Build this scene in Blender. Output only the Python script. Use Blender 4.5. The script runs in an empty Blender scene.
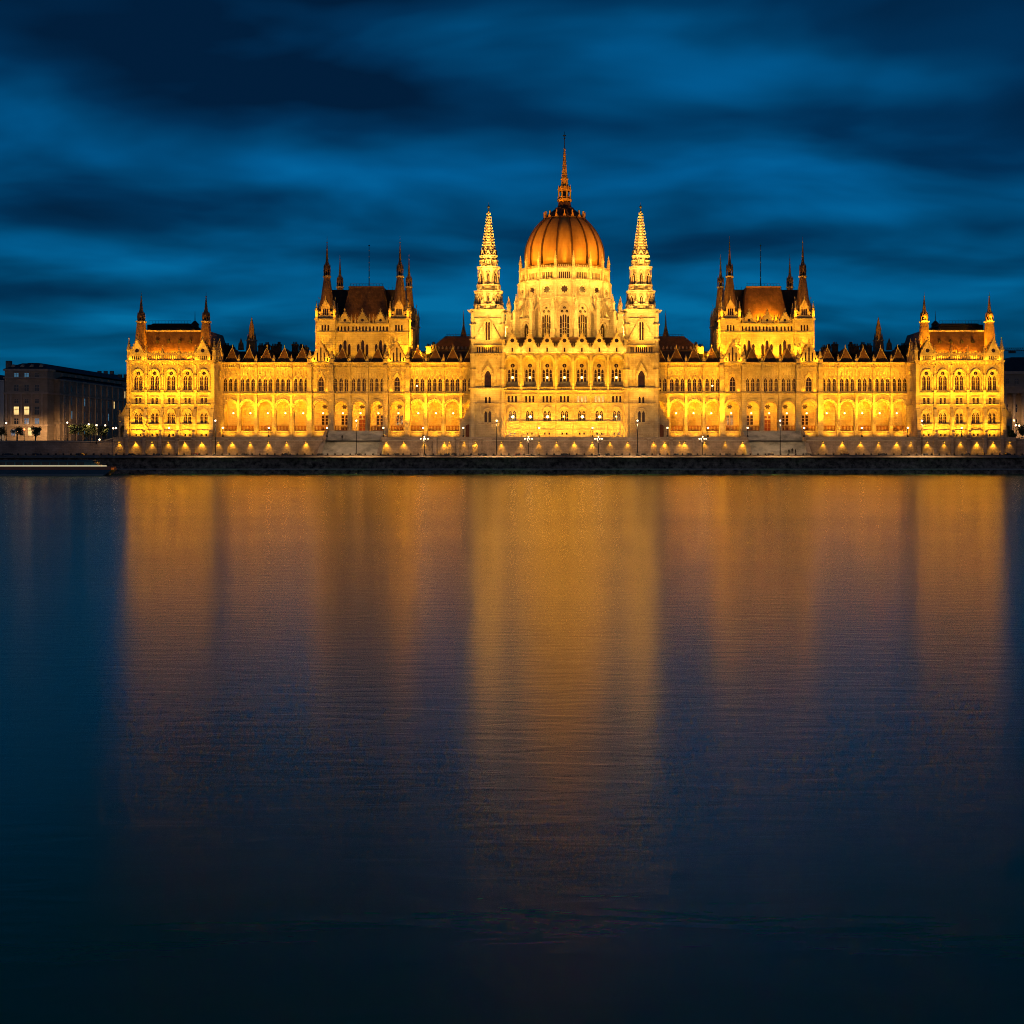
import bpy, math, random
from mathutils import Vector, Matrix
from mathutils.geometry import tessellate_polygon

random.seed(7)
R = math.radians
PI = math.pi
# the camera stands on the opposite bank; distances in metres, measured from the photo
D, FPX, HC, CX, HY = 400.0, 1344.0, 7.2, 564.5, 447.0
def kk(Y): return (Y + D) / FPX
def X(px, Y=0.0): return (px - CX) * kk(Y)
def Z(py, Y=0.0): return HC - (py - HY) * kk(Y)

scene = bpy.context.scene
col = scene.collection

# ------------------------------------------------------------------ materials
def new_mat(name):
    m = bpy.data.materials.new(name); m.use_nodes = True
    nt = m.node_tree
    b = nt.nodes['Principled BSDF']
    return m, nt, b

def node(nt, typ, **kw):
    n = nt.nodes.new(typ)
    for k, v in kw.items():
        if k == 'inputs':
            for a, c in v.items(): n.inputs[a].default_value = c
        else: setattr(n, k, v)
    return n

def ramp(nt, fac, stops):
    r = nt.nodes.new('ShaderNodeValToRGB')
    e = r.color_ramp.elements
    while len(e) < len(stops): e.new(0.5)
    for i, (p, c) in enumerate(stops):
        e[i].position = p; e[i].color = (c[0], c[1], c[2], 1)
    nt.links.new(fac, r.inputs[0])
    return r.outputs[0]

def surf(name, c1, c2, scale=0.6, rough=0.8, bump=0.15, bscale=3.0, metal=0.0, spec=0.3, blocks=None, stain=None, stretch=None):
    """mottled procedural surface; blocks = (width, height, mortar colour factor)"""
    m, nt, b = new_mat(name)
    L = nt.links
    tc = node(nt, 'ShaderNodeTexCoord')
    co = tc.outputs['Object']
    if stretch:
        mp = node(nt, 'ShaderNodeMapping'); mp.inputs['Scale'].default_value = stretch
        L.new(co, mp.inputs[0]); co2 = mp.outputs[0]
    else: co2 = co
    n1 = node(nt, 'ShaderNodeTexNoise', inputs={'Scale': scale, 'Detail': 6, 'Roughness': 0.65})
    L.new(co2, n1.inputs['Vector'])
    c = ramp(nt, n1.outputs['Fac'], [(0.33, c1), (0.67, c2)])
    if stain:
        n2 = node(nt, 'ShaderNodeTexNoise', inputs={'Scale': stain[1], 'Detail': 4, 'Roughness': 0.6})
        L.new(co, n2.inputs['Vector'])
        f = ramp(nt, n2.outputs['Fac'], [(0.45, (0, 0, 0)), (0.7, (1, 1, 1))])
        mx = node(nt, 'ShaderNodeMix', data_type='RGBA')
        L.new(f, mx.inputs[0]); L.new(c, mx.inputs[6]); mx.inputs[7].default_value = (*stain[0], 1)
        c = mx.outputs[2]
    bh = None
    if blocks:
        sp = node(nt, 'ShaderNodeSeparateXYZ'); L.new(co, sp.inputs[0])
        ad = node(nt, 'ShaderNodeMath', operation='ADD'); L.new(sp.outputs[0], ad.inputs[0]); L.new(sp.outputs[1], ad.inputs[1])
        cb = node(nt, 'ShaderNodeCombineXYZ'); L.new(ad.outputs[0], cb.inputs[0]); L.new(sp.outputs[2], cb.inputs[1])
        br = node(nt, 'ShaderNodeTexBrick', inputs={'Scale': 1.0, 'Mortar Size': 0.03, 'Brick Width': blocks[0], 'Row Height': blocks[1],
                  'Color1': (1, 1, 1, 1), 'Color2': (blocks[3], blocks[3], blocks[3], 1), 'Mortar': (blocks[2], blocks[2], blocks[2], 1)})
        L.new(cb.outputs[0], br.inputs['Vector'])
        mx = node(nt, 'ShaderNodeMix', data_type='RGBA', blend_type='MULTIPLY'); mx.inputs[0].default_value = 1.0
        L.new(c, mx.inputs[6]); L.new(br.outputs['Color'], mx.inputs[7]); c = mx.outputs[2]
    L.new(c, b.inputs['Base Color'])
    b.inputs['Roughness'].default_value = rough
    b.inputs['Metallic'].default_value = metal
    b.inputs['Specular IOR Level'].default_value = spec
    if bump:
        n3 = node(nt, 'ShaderNodeTexNoise', inputs={'Scale': bscale, 'Detail': 5, 'Roughness': 0.7})
        L.new(co, n3.inputs['Vector'])
        bp = node(nt, 'ShaderNodeBump', inputs={'Strength': bump, 'Distance': 0.3})
        L.new(n3.outputs['Fac'], bp.inputs['Height']); L.new(bp.outputs[0], b.inputs['Normal'])
    return m

def glow(name, c, s):
    m, nt, b = new_mat(name)
    b.inputs['Base Color'].default_value = (0.6, 0.6, 0.55, 1)
    b.inputs['Emission Color'].default_value = (*c, 1)
    b.inputs['Emission Strength'].default_value = s
    return m

def lit_window(name, c, s):
    m, nt, b = new_mat(name); L = nt.links
    b.inputs['Base Color'].default_value = (0.1, 0.08, 0.05, 1)
    b.inputs['Roughness'].default_value = 0.2
    tc = node(nt, 'ShaderNodeTexCoord')
    n1 = node(nt, 'ShaderNodeTexNoise', inputs={'Scale': 0.9, 'Detail': 3}); L.new(tc.outputs['Object'], n1.inputs['Vector'])
    cc = ramp(nt, n1.outputs['Fac'], [(0.35, tuple(v * 0.45 for v in c)), (0.65, c)])
    L.new(cc, b.inputs['Emission Color']); b.inputs['Emission Strength'].default_value = s
    return m

M = {}
M['stone'] = surf('limestone', (0.50, 0.39, 0.24), (0.74, 0.62, 0.40), 0.35, 0.85, 0.5, 2.2, blocks=(1.6, 0.62, 0.72, 0.86), stain=((0.36, 0.27, 0.18), 0.16))
M['trim'] = surf('carved_limestone', (0.28, 0.20, 0.12), (0.64, 0.52, 0.34), 1.3, 0.8, 0.5, 3.0)  # darker than the wall stone; shade along mouldings put into the colour
M['wall'] = surf('embankment_stone', (0.28, 0.22, 0.18), (0.50, 0.40, 0.33), 0.35, 0.9, 0.4, 2.0, blocks=(1.4, 0.5, 0.6, 0.8), stain=((0.18, 0.14, 0.12), 0.15))
M['coping'] = surf('coping_stone', (0.30, 0.27, 0.23), (0.45, 0.40, 0.34), 0.5, 0.85, 0.2)
M['roof'] = surf('roof_slate', (0.12, 0.058, 0.024), (0.25, 0.125, 0.050), 0.6, 0.6, 0.3, 3.0, blocks=(0.5, 0.45, 0.6, 0.8))
M['spire'] = surf('spire_copper', (0.16, 0.085, 0.034), (0.30, 0.17, 0.068), 0.7, 0.55, 0.3, 3.0, blocks=(3.0, 0.8, 0.7, 0.95))
M['dark_roof'] = surf('dark_slate', (0.018, 0.013, 0.012), (0.04, 0.026, 0.022), 0.8, 0.6, 0.2)
M['dome'] = surf('dome_copper', (0.30, 0.15, 0.035), (0.44, 0.24, 0.06), 0.5, 0.5, 0.12, 1.5, stretch=(1, 1, 0.25), blocks=(40.0, 0.9, 0.86, 0.97))
M['rib'] = surf('dome_rib_metal', (0.05, 0.022, 0.012), (0.09, 0.04, 0.02), 1.0, 0.5, 0.1)
M['glass'] = surf('dark_window_glass', (0.020, 0.010, 0.006), (0.045, 0.022, 0.012), 0.9, 0.18, 0.0, spec=0.5)
M['litglass'] = lit_window('warm_lit_glass', (1.0, 0.55, 0.16), 1.6)
M['dimglass'] = lit_window('dim_lit_glass', (1.0, 0.42, 0.10), 0.45)
M['door'] = surf('door_wood', (0.14, 0.035, 0.015), (0.22, 0.06, 0.025), 1.5, 0.5, 0.1)
M['iron'] = surf('dark_iron', (0.015, 0.015, 0.017), (0.035, 0.034, 0.035), 2.0, 0.5, 0.1, metal=0.4)
M['rail'] = surf('balustrade_red_stone', (0.24, 0.09, 0.04), (0.34, 0.14, 0.06), 1.0, 0.8, 0.2)
M['lantern'] = glow('lantern_glow', (1.0, 0.62, 0.14), 11.0)
M['globe'] = glow('globe_lamp_glow', (1.0, 0.60, 0.28), 9.0)
M['white_globe'] = glow('white_lamp_glow', (1.0, 0.72, 0.42), 9.0)
M['washer'] = glow('wall_lamp_glow', (1.0, 0.45, 0.03), 12.0)
M['soft_lantern'] = glow('loggia_lantern_glow', (1.0, 0.62, 0.16), 9.0)
M['inner_lamp'] = glow('interior_lamp_glow', (1.0, 0.68, 0.25), 9.0)
M['red_glow'] = glow('red_lamp_glow', (1.0, 0.14, 0.03), 10.0)
M['quay'] = surf('wet_quay_stone', (0.03, 0.02, 0.014), (0.62, 0.46, 0.34), 0.8, 0.8, 1.0, 1.6, blocks=(2.2, 0.8, 0.35, 0.6))
M['ledge'] = surf('quay_ledge_stone', (0.4, 0.42, 0.42), (0.6, 0.62, 0.62), 0.6, 0.6, 0.3)
M['kerb'] = surf('quay_parapet_stone', (0.20, 0.16, 0.13), (0.34, 0.28, 0.23), 0.7, 0.85, 0.3, 2.5, blocks=(2.0, 0.6, 0.6, 0.85))
M['asphalt'] = surf('asphalt', (0.035, 0.035, 0.035), (0.06, 0.058, 0.055), 1.2, 0.85, 0.2)
M['paving'] = surf('terrace_paving', (0.16, 0.14, 0.12), (0.25, 0.22, 0.18), 0.8, 0.9, 0.2, blocks=(0.8, 0.8, 0.7, 0.9))
M['steps'] = surf('stair_granite', (0.36, 0.38, 0.38), (0.58, 0.58, 0.55), 0.35, 0.85, 0.3, 2.0, stain=((0.15, 0.16, 0.15), 0.2))
M['land'] = surf('city_ground', (0.04, 0.04, 0.038), (0.07, 0.066, 0.06), 0.05, 0.95, 0.1)
M['office'] = surf('office_stone', (0.40, 0.29, 0.20), (0.60, 0.45, 0.32), 0.3, 0.85, 0.2, blocks=(1.5, 0.7, 0.75, 0.85))
M['office_trim'] = surf('office_trim_stone', (0.45, 0.34, 0.25), (0.65, 0.50, 0.38), 0.6, 0.85, 0.2)
M['pale'] = surf('pale_render', (0.42, 0.44, 0.44), (0.55, 0.56, 0.55), 0.3, 0.85, 0.1)
M['citydark'] = surf('grey_city_stone', (0.16, 0.14, 0.12), (0.30, 0.26, 0.22), 0.2, 0.9, 0.2, blocks=(3.4, 3.2, 0.5, 0.8))
M['cityroof'] = surf('city_roof_slate', (0.02, 0.024, 0.03), (0.045, 0.048, 0.055), 0.4, 0.6, 0.2)
M['cityglass'] = surf('city_window_glass', (0.012, 0.016, 0.022), (0.03, 0.036, 0.045), 0.7, 0.12, 0.0, spec=0.6)
M['citylit'] = lit_window('city_lit_window', (1.0, 0.66, 0.24), 1.5)
M['cityblue'] = lit_window('city_cool_window', (0.10, 0.30, 0.50), 0.5)
M['leaf'] = surf('dark_foliage', (0.02, 0.035, 0.012), (0.05, 0.075, 0.025), 1.5, 0.7, 0.0)
M['bark'] = surf('tree_bark', (0.05, 0.035, 0.025), (0.09, 0.07, 0.05), 4, 0.9, 0.4)
M['car_dark'] = surf('black_car_paint', (0.010, 0.010, 0.012), (0.014, 0.014, 0.016), 1, 0.25, 0.0, spec=0.6)
M['car_silver'] = surf('silver_car_paint', (0.20, 0.20, 0.21), (0.24, 0.24, 0.25), 1, 0.3, 0.0, metal=0.6)
M['car_red'] = surf('dark_red_car_paint', (0.12, 0.010, 0.008), (0.14, 0.014, 0.010), 1, 0.3, 0.0, spec=0.6)
M['rubber'] = surf('tyre_rubber', (0.015, 0.015, 0.015), (0.025, 0.025, 0.025), 3, 0.9, 0.1)
M['chrome'] = surf('metal_trim', (0.4, 0.4, 0.4), (0.5, 0.5, 0.5), 3, 0.3, 0.0, metal=1.0)
M['hull'] = surf('navy_hull_paint', (0.03, 0.09, 0.15), (0.05, 0.14, 0.20), 0.4, 0.4, 0.05)
M['hullred'] = surf('brick_red_hull_band', (0.50, 0.17, 0.10), (0.62, 0.22, 0.13), 0.4, 0.5, 0.05)
M['white'] = surf('white_boat_paint', (0.50, 0.52, 0.52), (0.62, 0.64, 0.63), 0.4, 0.4, 0.05)
M['strip'] = glow('deck_light_strip', (1.0, 0.85, 0.50), 0.9)
M['cloth'] = surf('dark_clothing', (0.02, 0.02, 0.025), (0.04, 0.035, 0.035), 5, 0.9, 0.1)
M['steel'] = surf('crane_steel', (0.03, 0.035, 0.04), (0.06, 0.06, 0.065), 2, 0.5, 0.1)

# ------------------------------------------------------------------ mesh builder
class Fr:
    """a vertical wall frame: origin (x, y), turned by a; u along the wall, w into the wall"""
    def __init__(s, x, y, a=0.0):
        s.x, s.y, s.a = x, y, a
        s.c, s.s = math.cos(a), math.sin(a)
    def p(s, u, w, z):
        return (s.x + u * s.c - w * s.s, s.y + u * s.s + w * s.c, z)

class MB:
    def __init__(s, S=1):
        s.v, s.f, s.m, s.S = [], [], [], S
    def add(s, pts, faces, m=0):
        o = len(s.v)
        s.v += [(p[0] * s.S, p[1], p[2]) for p in pts]
        for f in faces:
            g = [o + i for i in f]
            if s.S < 0: g.reverse()
            s.f.append(g); s.m.append(m)
    def fbox(s, F, u0, u1, w0, w1, z0, z1, m=0, taper=0.0):
        t = taper
        P = [F.p(u0, w0, z0), F.p(u1, w0, z0), F.p(u1, w1, z0), F.p(u0, w1, z0),
             F.p(u0 + t, w0 + t, z1), F.p(u1 - t, w0 + t, z1), F.p(u1 - t, w1 - t, z1), F.p(u0 + t, w1 - t, z1)]
        s.add(P, [(0, 3, 2, 1), (4, 5, 6, 7), (0, 1, 5, 4), (1, 2, 6, 5), (2, 3, 7, 6), (3, 0, 4, 7)], m)
    def box(s, x0, x1, y0, y1, z0, z1, m=0):
        s.fbox(Fr(0, 0), x0, x1, y0, y1, z0, z1, m)
    def prism(s, F, pts, w0, w1, m=0):
        n = len(pts)
        P = [F.p(u, w0, z) for u, z in pts] + [F.p(u, w1, z) for u, z in pts]
        fs = [tuple(range(n)), tuple(range(2 * n - 1, n - 1, -1))]
        for i in range(n):
            j = (i + 1) % n
            fs.append((i, i + n, j + n, j))
        s.add(P, fs, m)
    def prism_yz(s, pts, x0, x1, m=0):
        n = len(pts)
        P = [(x0, y, z) for y, z in pts] + [(x1, y, z) for y, z in pts]
        fs = [tuple(range(n)), tuple(range(2 * n - 1, n - 1, -1))]
        for i in range(n):
            j = (i + 1) % n
            fs.append((i, i + n, j + n, j))
        s.add(P, fs, m)
    def panel(s, F, outline, holes, reveal=0.5, m=0):
        loops = [outline] + list(holes)
        vl = [[Vector((u, z, 0)) for u, z in lp] for lp in loops]
        tris = tessellate_polygon(vl)
        flat = [p for lp in loops for p in lp]
        s.add([F.p(u, 0, z) for u, z in flat], [tuple(t) for t in tris], m)
        for h in holes:
            n = len(h)
            P = [F.p(u, 0, z) for u, z in h] + [F.p(u, reveal, z) for u, z in h]
            s.add(P, [(i, (i + 1) % n, (i + 1) % n + n, i + n) for i in range(n)], m)
    def ring(s, F, inner, outer, w0, w1, m=0, closed=False):
        n = len(inner)
        P = [F.p(u, w0, z) for u, z in inner] + [F.p(u, w0, z) for u, z in outer] + \
            [F.p(u, w1, z) for u, z in inner] + [F.p(u, w1, z) for u, z in outer]
        fs = []
        for i in range(n if closed else n - 1):
            j = (i + 1) % n
            fs += [(i, j, n + j, n + i), (n + i, n + j, 3 * n + j, 3 * n + i), (i, 2 * n + i, 2 * n + j, j)]
        s.add(P, fs, m)
    def frust(s, cx, cy, z0, z1, r0, r1, n=4, rot=None, m=0, sy=1.0):
        """n-sided frustum; r is the apothem-ish half width for n=4"""
        if rot is None: rot = PI / n
        q = 1 / math.cos(PI / n)
        P = []
        for z, r in ((z0, r0), (z1, r1)):
            for i in range(n):
                a = rot + 2 * PI * i / n
                P.append((cx + r * q * math.cos(a), cy + sy * r * q * math.sin(a), z))
        fs = [tuple(range(n - 1, -1, -1)), tuple(range(n, 2 * n))]
        for i in range(n):
            j = (i + 1) % n
            fs.append((i, j, n + j, n + i))
        s.add(P, fs, m)
    def hip(s, x0, x1, y0, y1, z0, z1, ix, iy, m=0):
        P = [(x0, y0, z0), (x1, y0, z0), (x1, y1, z0), (x0, y1, z0),
             (x0 + ix, y0 + iy, z1), (x1 - ix, y0 + iy, z1), (x1 - ix, y1 - iy, z1), (x0 + ix, y1 - iy, z1)]
        s.add(P, [(0, 3, 2, 1), (4, 5, 6, 7), (0, 1, 5, 4), (1, 2, 6, 5), (2, 3, 7, 6), (3, 0, 4, 7)], m)
    def lathe(s, cx, cy, prof, n=16, rot=0.0, m=0):
        P = []
        for r, z in prof:
            for i in range(n):
                a = rot + 2 * PI * i / n
                P.append((cx + r * math.sin(a), cy - r * math.cos(a), z))
        fs = []
        for k in range(len(prof) - 1):
            for i in range(n):
                j = (i + 1) % n
                fs.append((k * n + i, k * n + j, (k + 1) * n + j, (k + 1) * n + i))
        fs.append(tuple(range(n - 1, -1, -1))); fs.append(tuple((len(prof) - 1) * n + i for i in range(n)))
        s.add(P, fs, m)
    def ball(s, cx, cy, cz, r, m=0, n=8):
        prof = [(max(0.02, r * math.sin(PI * t / 6)), cz - r * math.cos(PI * t / 6)) for t in range(7)]
        s.lathe(cx, cy, prof, n, 0, m)
    def mesh(s, name, mats):
        me = bpy.data.meshes.new(name)
        me.from_pydata(s.v, [], s.f)
        for k in mats: me.materials.append(M[k])
        me.polygons.foreach_set('material_index', s.m)
        me.update()
        return me
    def build(s, name, mats, parent=None, smooth=False):
        if isinstance(mats, str): mats = [mats]
        me = s.mesh(name, mats)
        if smooth: me.polygons.foreach_set('use_smooth', [True] * len(me.polygons))
        return link(name, me, parent)

def link(name, data, parent=None, loc=(0, 0, 0), rz=0.0, sc=None):
    """parts are given in world coordinates: the parent inverse cancels the parent's own place"""
    o = bpy.data.objects.new(name, data); col.objects.link(o)
    o.location = loc; o.rotation_euler = (0, 0, rz)
    if sc: o.scale = sc
    if parent is not None:
        o.parent = parent
        o.matrix_parent_inverse = Matrix.Translation(parent.location).inverted()
    return o

def tag(o, label, cat, group=None, kind=None):
    if label: o['label'] = label
    if cat: o['category'] = cat
    if group: o['group'] = group
    if kind: o['kind'] = kind
    return o

def struct(name, mb, mats):
    o = mb.build(name, mats); o['kind'] = 'structure'; return o

def copy_thing(root, loc, rz=0.0):
    r = root.copy(); col.objects.link(r); r.location = loc; r.rotation_euler = (0, 0, rz)
    for ch in list(root.children):
        c = ch.copy(); col.objects.link(c); c.parent = r
        for g in list(ch.children):
            d = g.copy(); col.objects.link(d); d.parent = c
    return r

def empty(name, loc):
    o = bpy.data.objects.new(name, None); col.objects.link(o); o.location = loc
    o.empty_display_size = 1
    return o

# openings ----------------------------------------------------------
def lancet(cx, z0, z1, hw, n=4, rise=1.5):
    zs = z1 - rise * hw
    pts = [(cx - hw, z0), (cx + hw, z0)]
    for i in range(-n, n + 1):
        x = -hw * i / n
        pts.append((cx + x, zs + (z1 - zs) * (1 - abs(x / hw) ** 1.7)))
    return pts
def roundarch(cx, z0, zs, hw, rise=None, n=7):
    rise = rise or hw
    pts = [(cx - hw, z0), (cx + hw, z0)]
    for i in range(0, 2 * n + 1):
        a = PI * i / (2 * n)
        pts.append((cx + hw * math.cos(a), zs + rise * math.sin(a)))
    return pts
def archcurve(cx, zs, hw, rise, n=8, z0=None):
    pts = []
    if z0 is not None: pts.append((cx + hw, z0))
    for i in range(0, 2 * n + 1):
        a = PI * i / (2 * n)
        pts.append((cx + hw * math.cos(a), zs + rise * math.sin(a)))
    if z0 is not None: pts.append((cx - hw, z0))
    return pts
def circle(cx, cz, r, n=10):
    return [(cx + r * math.cos(2 * PI * i / n), cz + r * math.sin(2 * PI * i / n)) for i in range(n)]
def star(cx, cz, r, n=8):
    return [(cx + (r if i % 2 == 0 else r * 0.68) * math.cos(PI * i / n), cz + (r if i % 2 == 0 else r * 0.68) * math.sin(PI * i / n)) for i in range(2 * n)]
def rect(u0, u1, z0, z1): return [(u0, z0), (u1, z0), (u1, z1), (u0, z1)]
def shift(polys, du, dz): return [[(u + du, z + dz) for u, z in p] for p in polys]

def scaled(poly, t):
    cx = sum(p[0] for p in poly) / len(poly); cz = sum(p[1] for p in poly) / len(poly)
    u0 = min(p[0] for p in poly); u1 = max(p[0] for p in poly); z0 = min(p[1] for p in poly); z1 = max(p[1] for p in poly)
    cx = (u0 + u1) / 2; cz = (z0 + z1) / 2
    fx = 1 - t / max(0.01, (u1 - u0) / 2); fz = 1 - t / max(0.01, (z1 - z0) / 2)
    return [(cx + (u - cx) * fx, cz + (z - cz) * fz) for u, z in poly]

def win_mesh(name, openings, glass='glass', frame=0.06, depth=0.42, bars=True, lamp=None):
    mb = MB(); F = Fr(0, 0)
    for op in openings:
        mb.add([F.p(u, depth, z) for u, z in op], [tuple(range(len(op)))], 0)
        inn = scaled(op, frame)
        mb.ring(F, inn, op, depth - 0.07, depth, 1, closed=True)
        u0 = min(p[0] for p in op); u1 = max(p[0] for p in op); z0 = min(p[1] for p in op); z1 = max(p[1] for p in op)
        if bars and z1 - z0 > 1.6:
            n = 2 if z1 - z0 < 5 else 4
            for i in range(1, n + 1):
                zz = z0 + (z1 - z0) * 0.78 * i / (n + 0.3)
                mb.fbox(F, u0 + frame, u1 - frame, depth - 0.06, depth, zz - 0.05, zz + 0.05, 1)
        if bars and u1 - u0 > 0.95:
            mb.fbox(F, (u0 + u1) / 2 - 0.05, (u0 + u1) / 2 + 0.05, depth - 0.05, depth - 0.005, z0 + frame, z1 - 0.4, 1)
    if lamp: mb.ball(lamp[0], depth - .1, lamp[1], lamp[2], 2, 8)
    return mb.mesh(name, [glass, 'trim', 'inner_lamp'])

def put(name, me, parent, S, x, y, z, a=0.0, sc=None):
    return link(name, me, parent, (S * x, y, z), S * a, sc)

# shared small pieces ------------------------------------------------
def pinnacle_mesh(mat='trim'):
    """unit pinnacle: 1 m half-ish wide shaft, 10 units high; scaled when placed"""
    mb = MB()
    mb.frust(0, 0, 0, 4.2, 0.5, 0.46)
    mb.frust(0, 0, 4.2, 4.6, 0.66, 0.66)
    for a in (0, PI / 2, PI, -PI / 2):
        F = Fr(0.5 * math.sin(a), -0.5 * math.cos(a), a)
        mb.prism(F, [(-0.42, 4.6), (0.42, 4.6), (0, 6.0)], -0.1, 0.3)
    mb.frust(0, 0, 4.6, 9.4, 0.46, 0.05)
    for t in (0.25, 0.45, 0.65, 0.82):
        z = 4.6 + 4.8 * t; r = 0.46 * (1 - t) + 0.05
        mb.frust(0, 0, z, z + 0.14, r + 0.10, r + 0.10)
    mb.frust(0, 0, 9.3, 9.6, 0.06, 0.2); mb.frust(0, 0, 9.6, 10.0, 0.2, 0.03)
    return mb.mesh('pinnacle', [mat])
PINN = pinnacle_mesh()
PINN_BROWN = pinnacle_mesh('spire')
def pinn(parent, S, x, y, z0, z1, w, name='pinnacle', me=None):
    return link(name, me or PINN, parent, (S * x, y, z0), 0, (w, w, (z1 - z0) / 10.0))

def dentils(mb, F, u0, u1, z0, z1, step=0.8, proj=0.35, m=0):
    n = max(1, int((u1 - u0) / step)); st = (u1 - u0) / n
    for i in range(n):
        mb.fbox(F, u0 + st * (i + 0.25), u0 + st * (i + 0.75), -proj, 0.1, z0, z1, m)

def cornice(mb, F, u0, u1, z, h=0.5, proj=0.5, m=1):
    mb.fbox(F, u0, u1, -proj, 0.2, z, z + h, m)
    mb.fbox(F, u0, u1, -proj * 0.6, 0.2, z - h * 0.6, z - 0.003, m)

def copper_spire(parent, S, x, y, zb, zc, zt, h0, h1, rot=None, sides=8):
    """tapering copper helm, collar, open lantern with gablets and a needle"""
    mb = MB(S)
    mb.frust(x, y, zb, zb + (zc - zb) * 0.35, h0, h0 * 0.76 + h1 * 0.24, sides)
    mb.frust(x, y, zb + (zc - zb) * 0.35, zc, h0 * 0.76 + h1 * 0.24, h1, sides)
    mb.frust(x, y, zc, zc + 0.45, h1 * 1.25, h1 * 1.3, sides, m=1)
    H = zt - zc
    zl = zc + 0.45
    mb.frust(x, y, zl, zl + H * 0.14, h1 * 0.6, h1 * 0.6, sides, m=2)
    for i in range(8):
        a = i * PI / 4 + PI / 8
        px_, py_ = x + h1 * 1.0 * math.cos(a), y + h1 * 1.0 * math.sin(a)
        mb.frust(px_, py_, zl, zl + H * 0.15, 0.13, 0.13)
        mb.frust(px_, py_, zl + H * 0.15, zl + H * 0.30, 0.16, 0.02)
    for a in (0, PI / 2, PI, -PI / 2):
        F = Fr(x + h1 * math.sin(a), y - h1 * math.cos(a), a)
        mb.prism(F, [(-h1 * 0.5, zl + H * 0.10), (h1 * 0.5, zl + H * 0.10), (0, zl + H * 0.26)], -0.12, 0.2)
    mb.frust(x, y, zl + H * 0.14, zl + H * 0.36, h1 * 1.0, h1 * 0.42, sides)
    mb.frust(x, y, zl + H * 0.36, zl + H * 0.80, h1 * 0.42, 0.10, sides)
    mb.ball(x, y, zl + H * 0.81, 0.22, 0, 6)
    mb.frust(x, y, zl + H * 0.80, zt, 0.07, 0.03)
    return mb.build('spire', ['spire', 'trim', 'iron'], parent)

# ------------------------------------------------------------------ the parliament
BASE = 9.1
root = empty('parliament_building', (0, 20, BASE))
tag(root, 'long gothic riverside palace with a central ribbed dome and spires, floodlit gold', 'palace')

# shared windows
k0 = kk(0)
OP_PAV_UP = [lancet(-0.68, 0, 4.35, 0.56), lancet(0.68, 0, 4.35, 0.56), circle(0, 4.98, 0.6, 10)]
W_PAV_UP = win_mesh('tall_window', OP_PAV_UP)
OP_PAV_MID = [rect(-0.96, -0.22, 0, 1.9), rect(0.22, 0.96, 0, 1.9)]
W_PAV_MID = win_mesh('square_window', OP_PAV_MID)
OP_PAV_LOW = [lancet(-0.62, 0, 3.15, 0.5), lancet(0.62, 0, 3.15, 0.5)]
W_PAV_LOW = win_mesh('arched_window', OP_PAV_LOW)
OP_BASE1 = [rect(-0.3, 0.3, 0, 0.75)]
OP_BASE = shift(OP_BASE1, -.67, 0) + shift(OP_BASE1, .67, 0)
W_BASE = win_mesh('basement_window', OP_BASE1, bars=False)
OP_TRI = [lancet(-1.62, 0, 4.05, 0.53), lancet(0, 0, 4.05, 0.53), lancet(1.62, 0, 4.05, 0.53)]
W_TRI = win_mesh('triple_lancet_window', OP_TRI)
W_TRI_LIT = win_mesh('triple_lancet_window', OP_TRI, lamp=(0, 1.7, .24))
OP_SINGLE = [lancet(0, 0, 4.5, 0.85)]
W_SINGLE = win_mesh('pointed_window', OP_SINGLE)
OP_FRENCH = [rect(-1.05, -0.12, 1.9, 4.9), rect(0.12, 1.05, 1.9, 4.9), rect(-1.05, -0.12, 0.1, 1.2), rect(0.12, 1.05, 0.1, 1.2)]
W_FRENCH = win_mesh('gallery_window', OP_FRENCH)
OP_DOOR = [rect(-1.0, 1.0, 0.0, 3.6), rect(-1.0, -0.15, 3.9, 4.8), rect(0.15, 1.0, 3.9, 4.8)]
W_ROSE = win_mesh('rose_window', [star(0, 0, .95, 6)], bars=False)
W_DOOR = win_mesh('gallery_door', OP_DOOR, 'door')

def hood(mb, F, cx, zs, hw, rise, wd=0.28, proj=0.22, m=1, drop=0.0):
    mb.ring(F, archcurve(cx, zs, hw, rise, 7, zs - drop), archcurve(cx, zs, hw + wd, rise + wd, 7, zs - drop), -proj, 0.05, m)

def ogee(mb, F, cx, zs, hw, h, wd=0.14, proj=0.16, m=1):
    inn = [(cx + hw, zs), (cx + hw * 0.75, zs + h * 0.35), (cx + hw * 0.3, zs + h * 0.6), (cx, zs + h * 0.85),
           (cx - hw * 0.3, zs + h * 0.6), (cx - hw * 0.75, zs + h * 0.35), (cx - hw, zs)]
    out = [(cx + hw + wd, zs), (cx + hw * 0.75 + wd, zs + h * 0.40), (cx + hw * 0.3 + wd * .6, zs + h * 0.72), (cx, zs + h * 1.15),
           (cx - hw * 0.3 - wd * .6, zs + h * 0.72), (cx - hw * 0.75 - wd, zs + h * 0.40), (cx - hw - wd, zs)]
    mb.ring(F, inn, out, -proj, 0.04, m)

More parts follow.
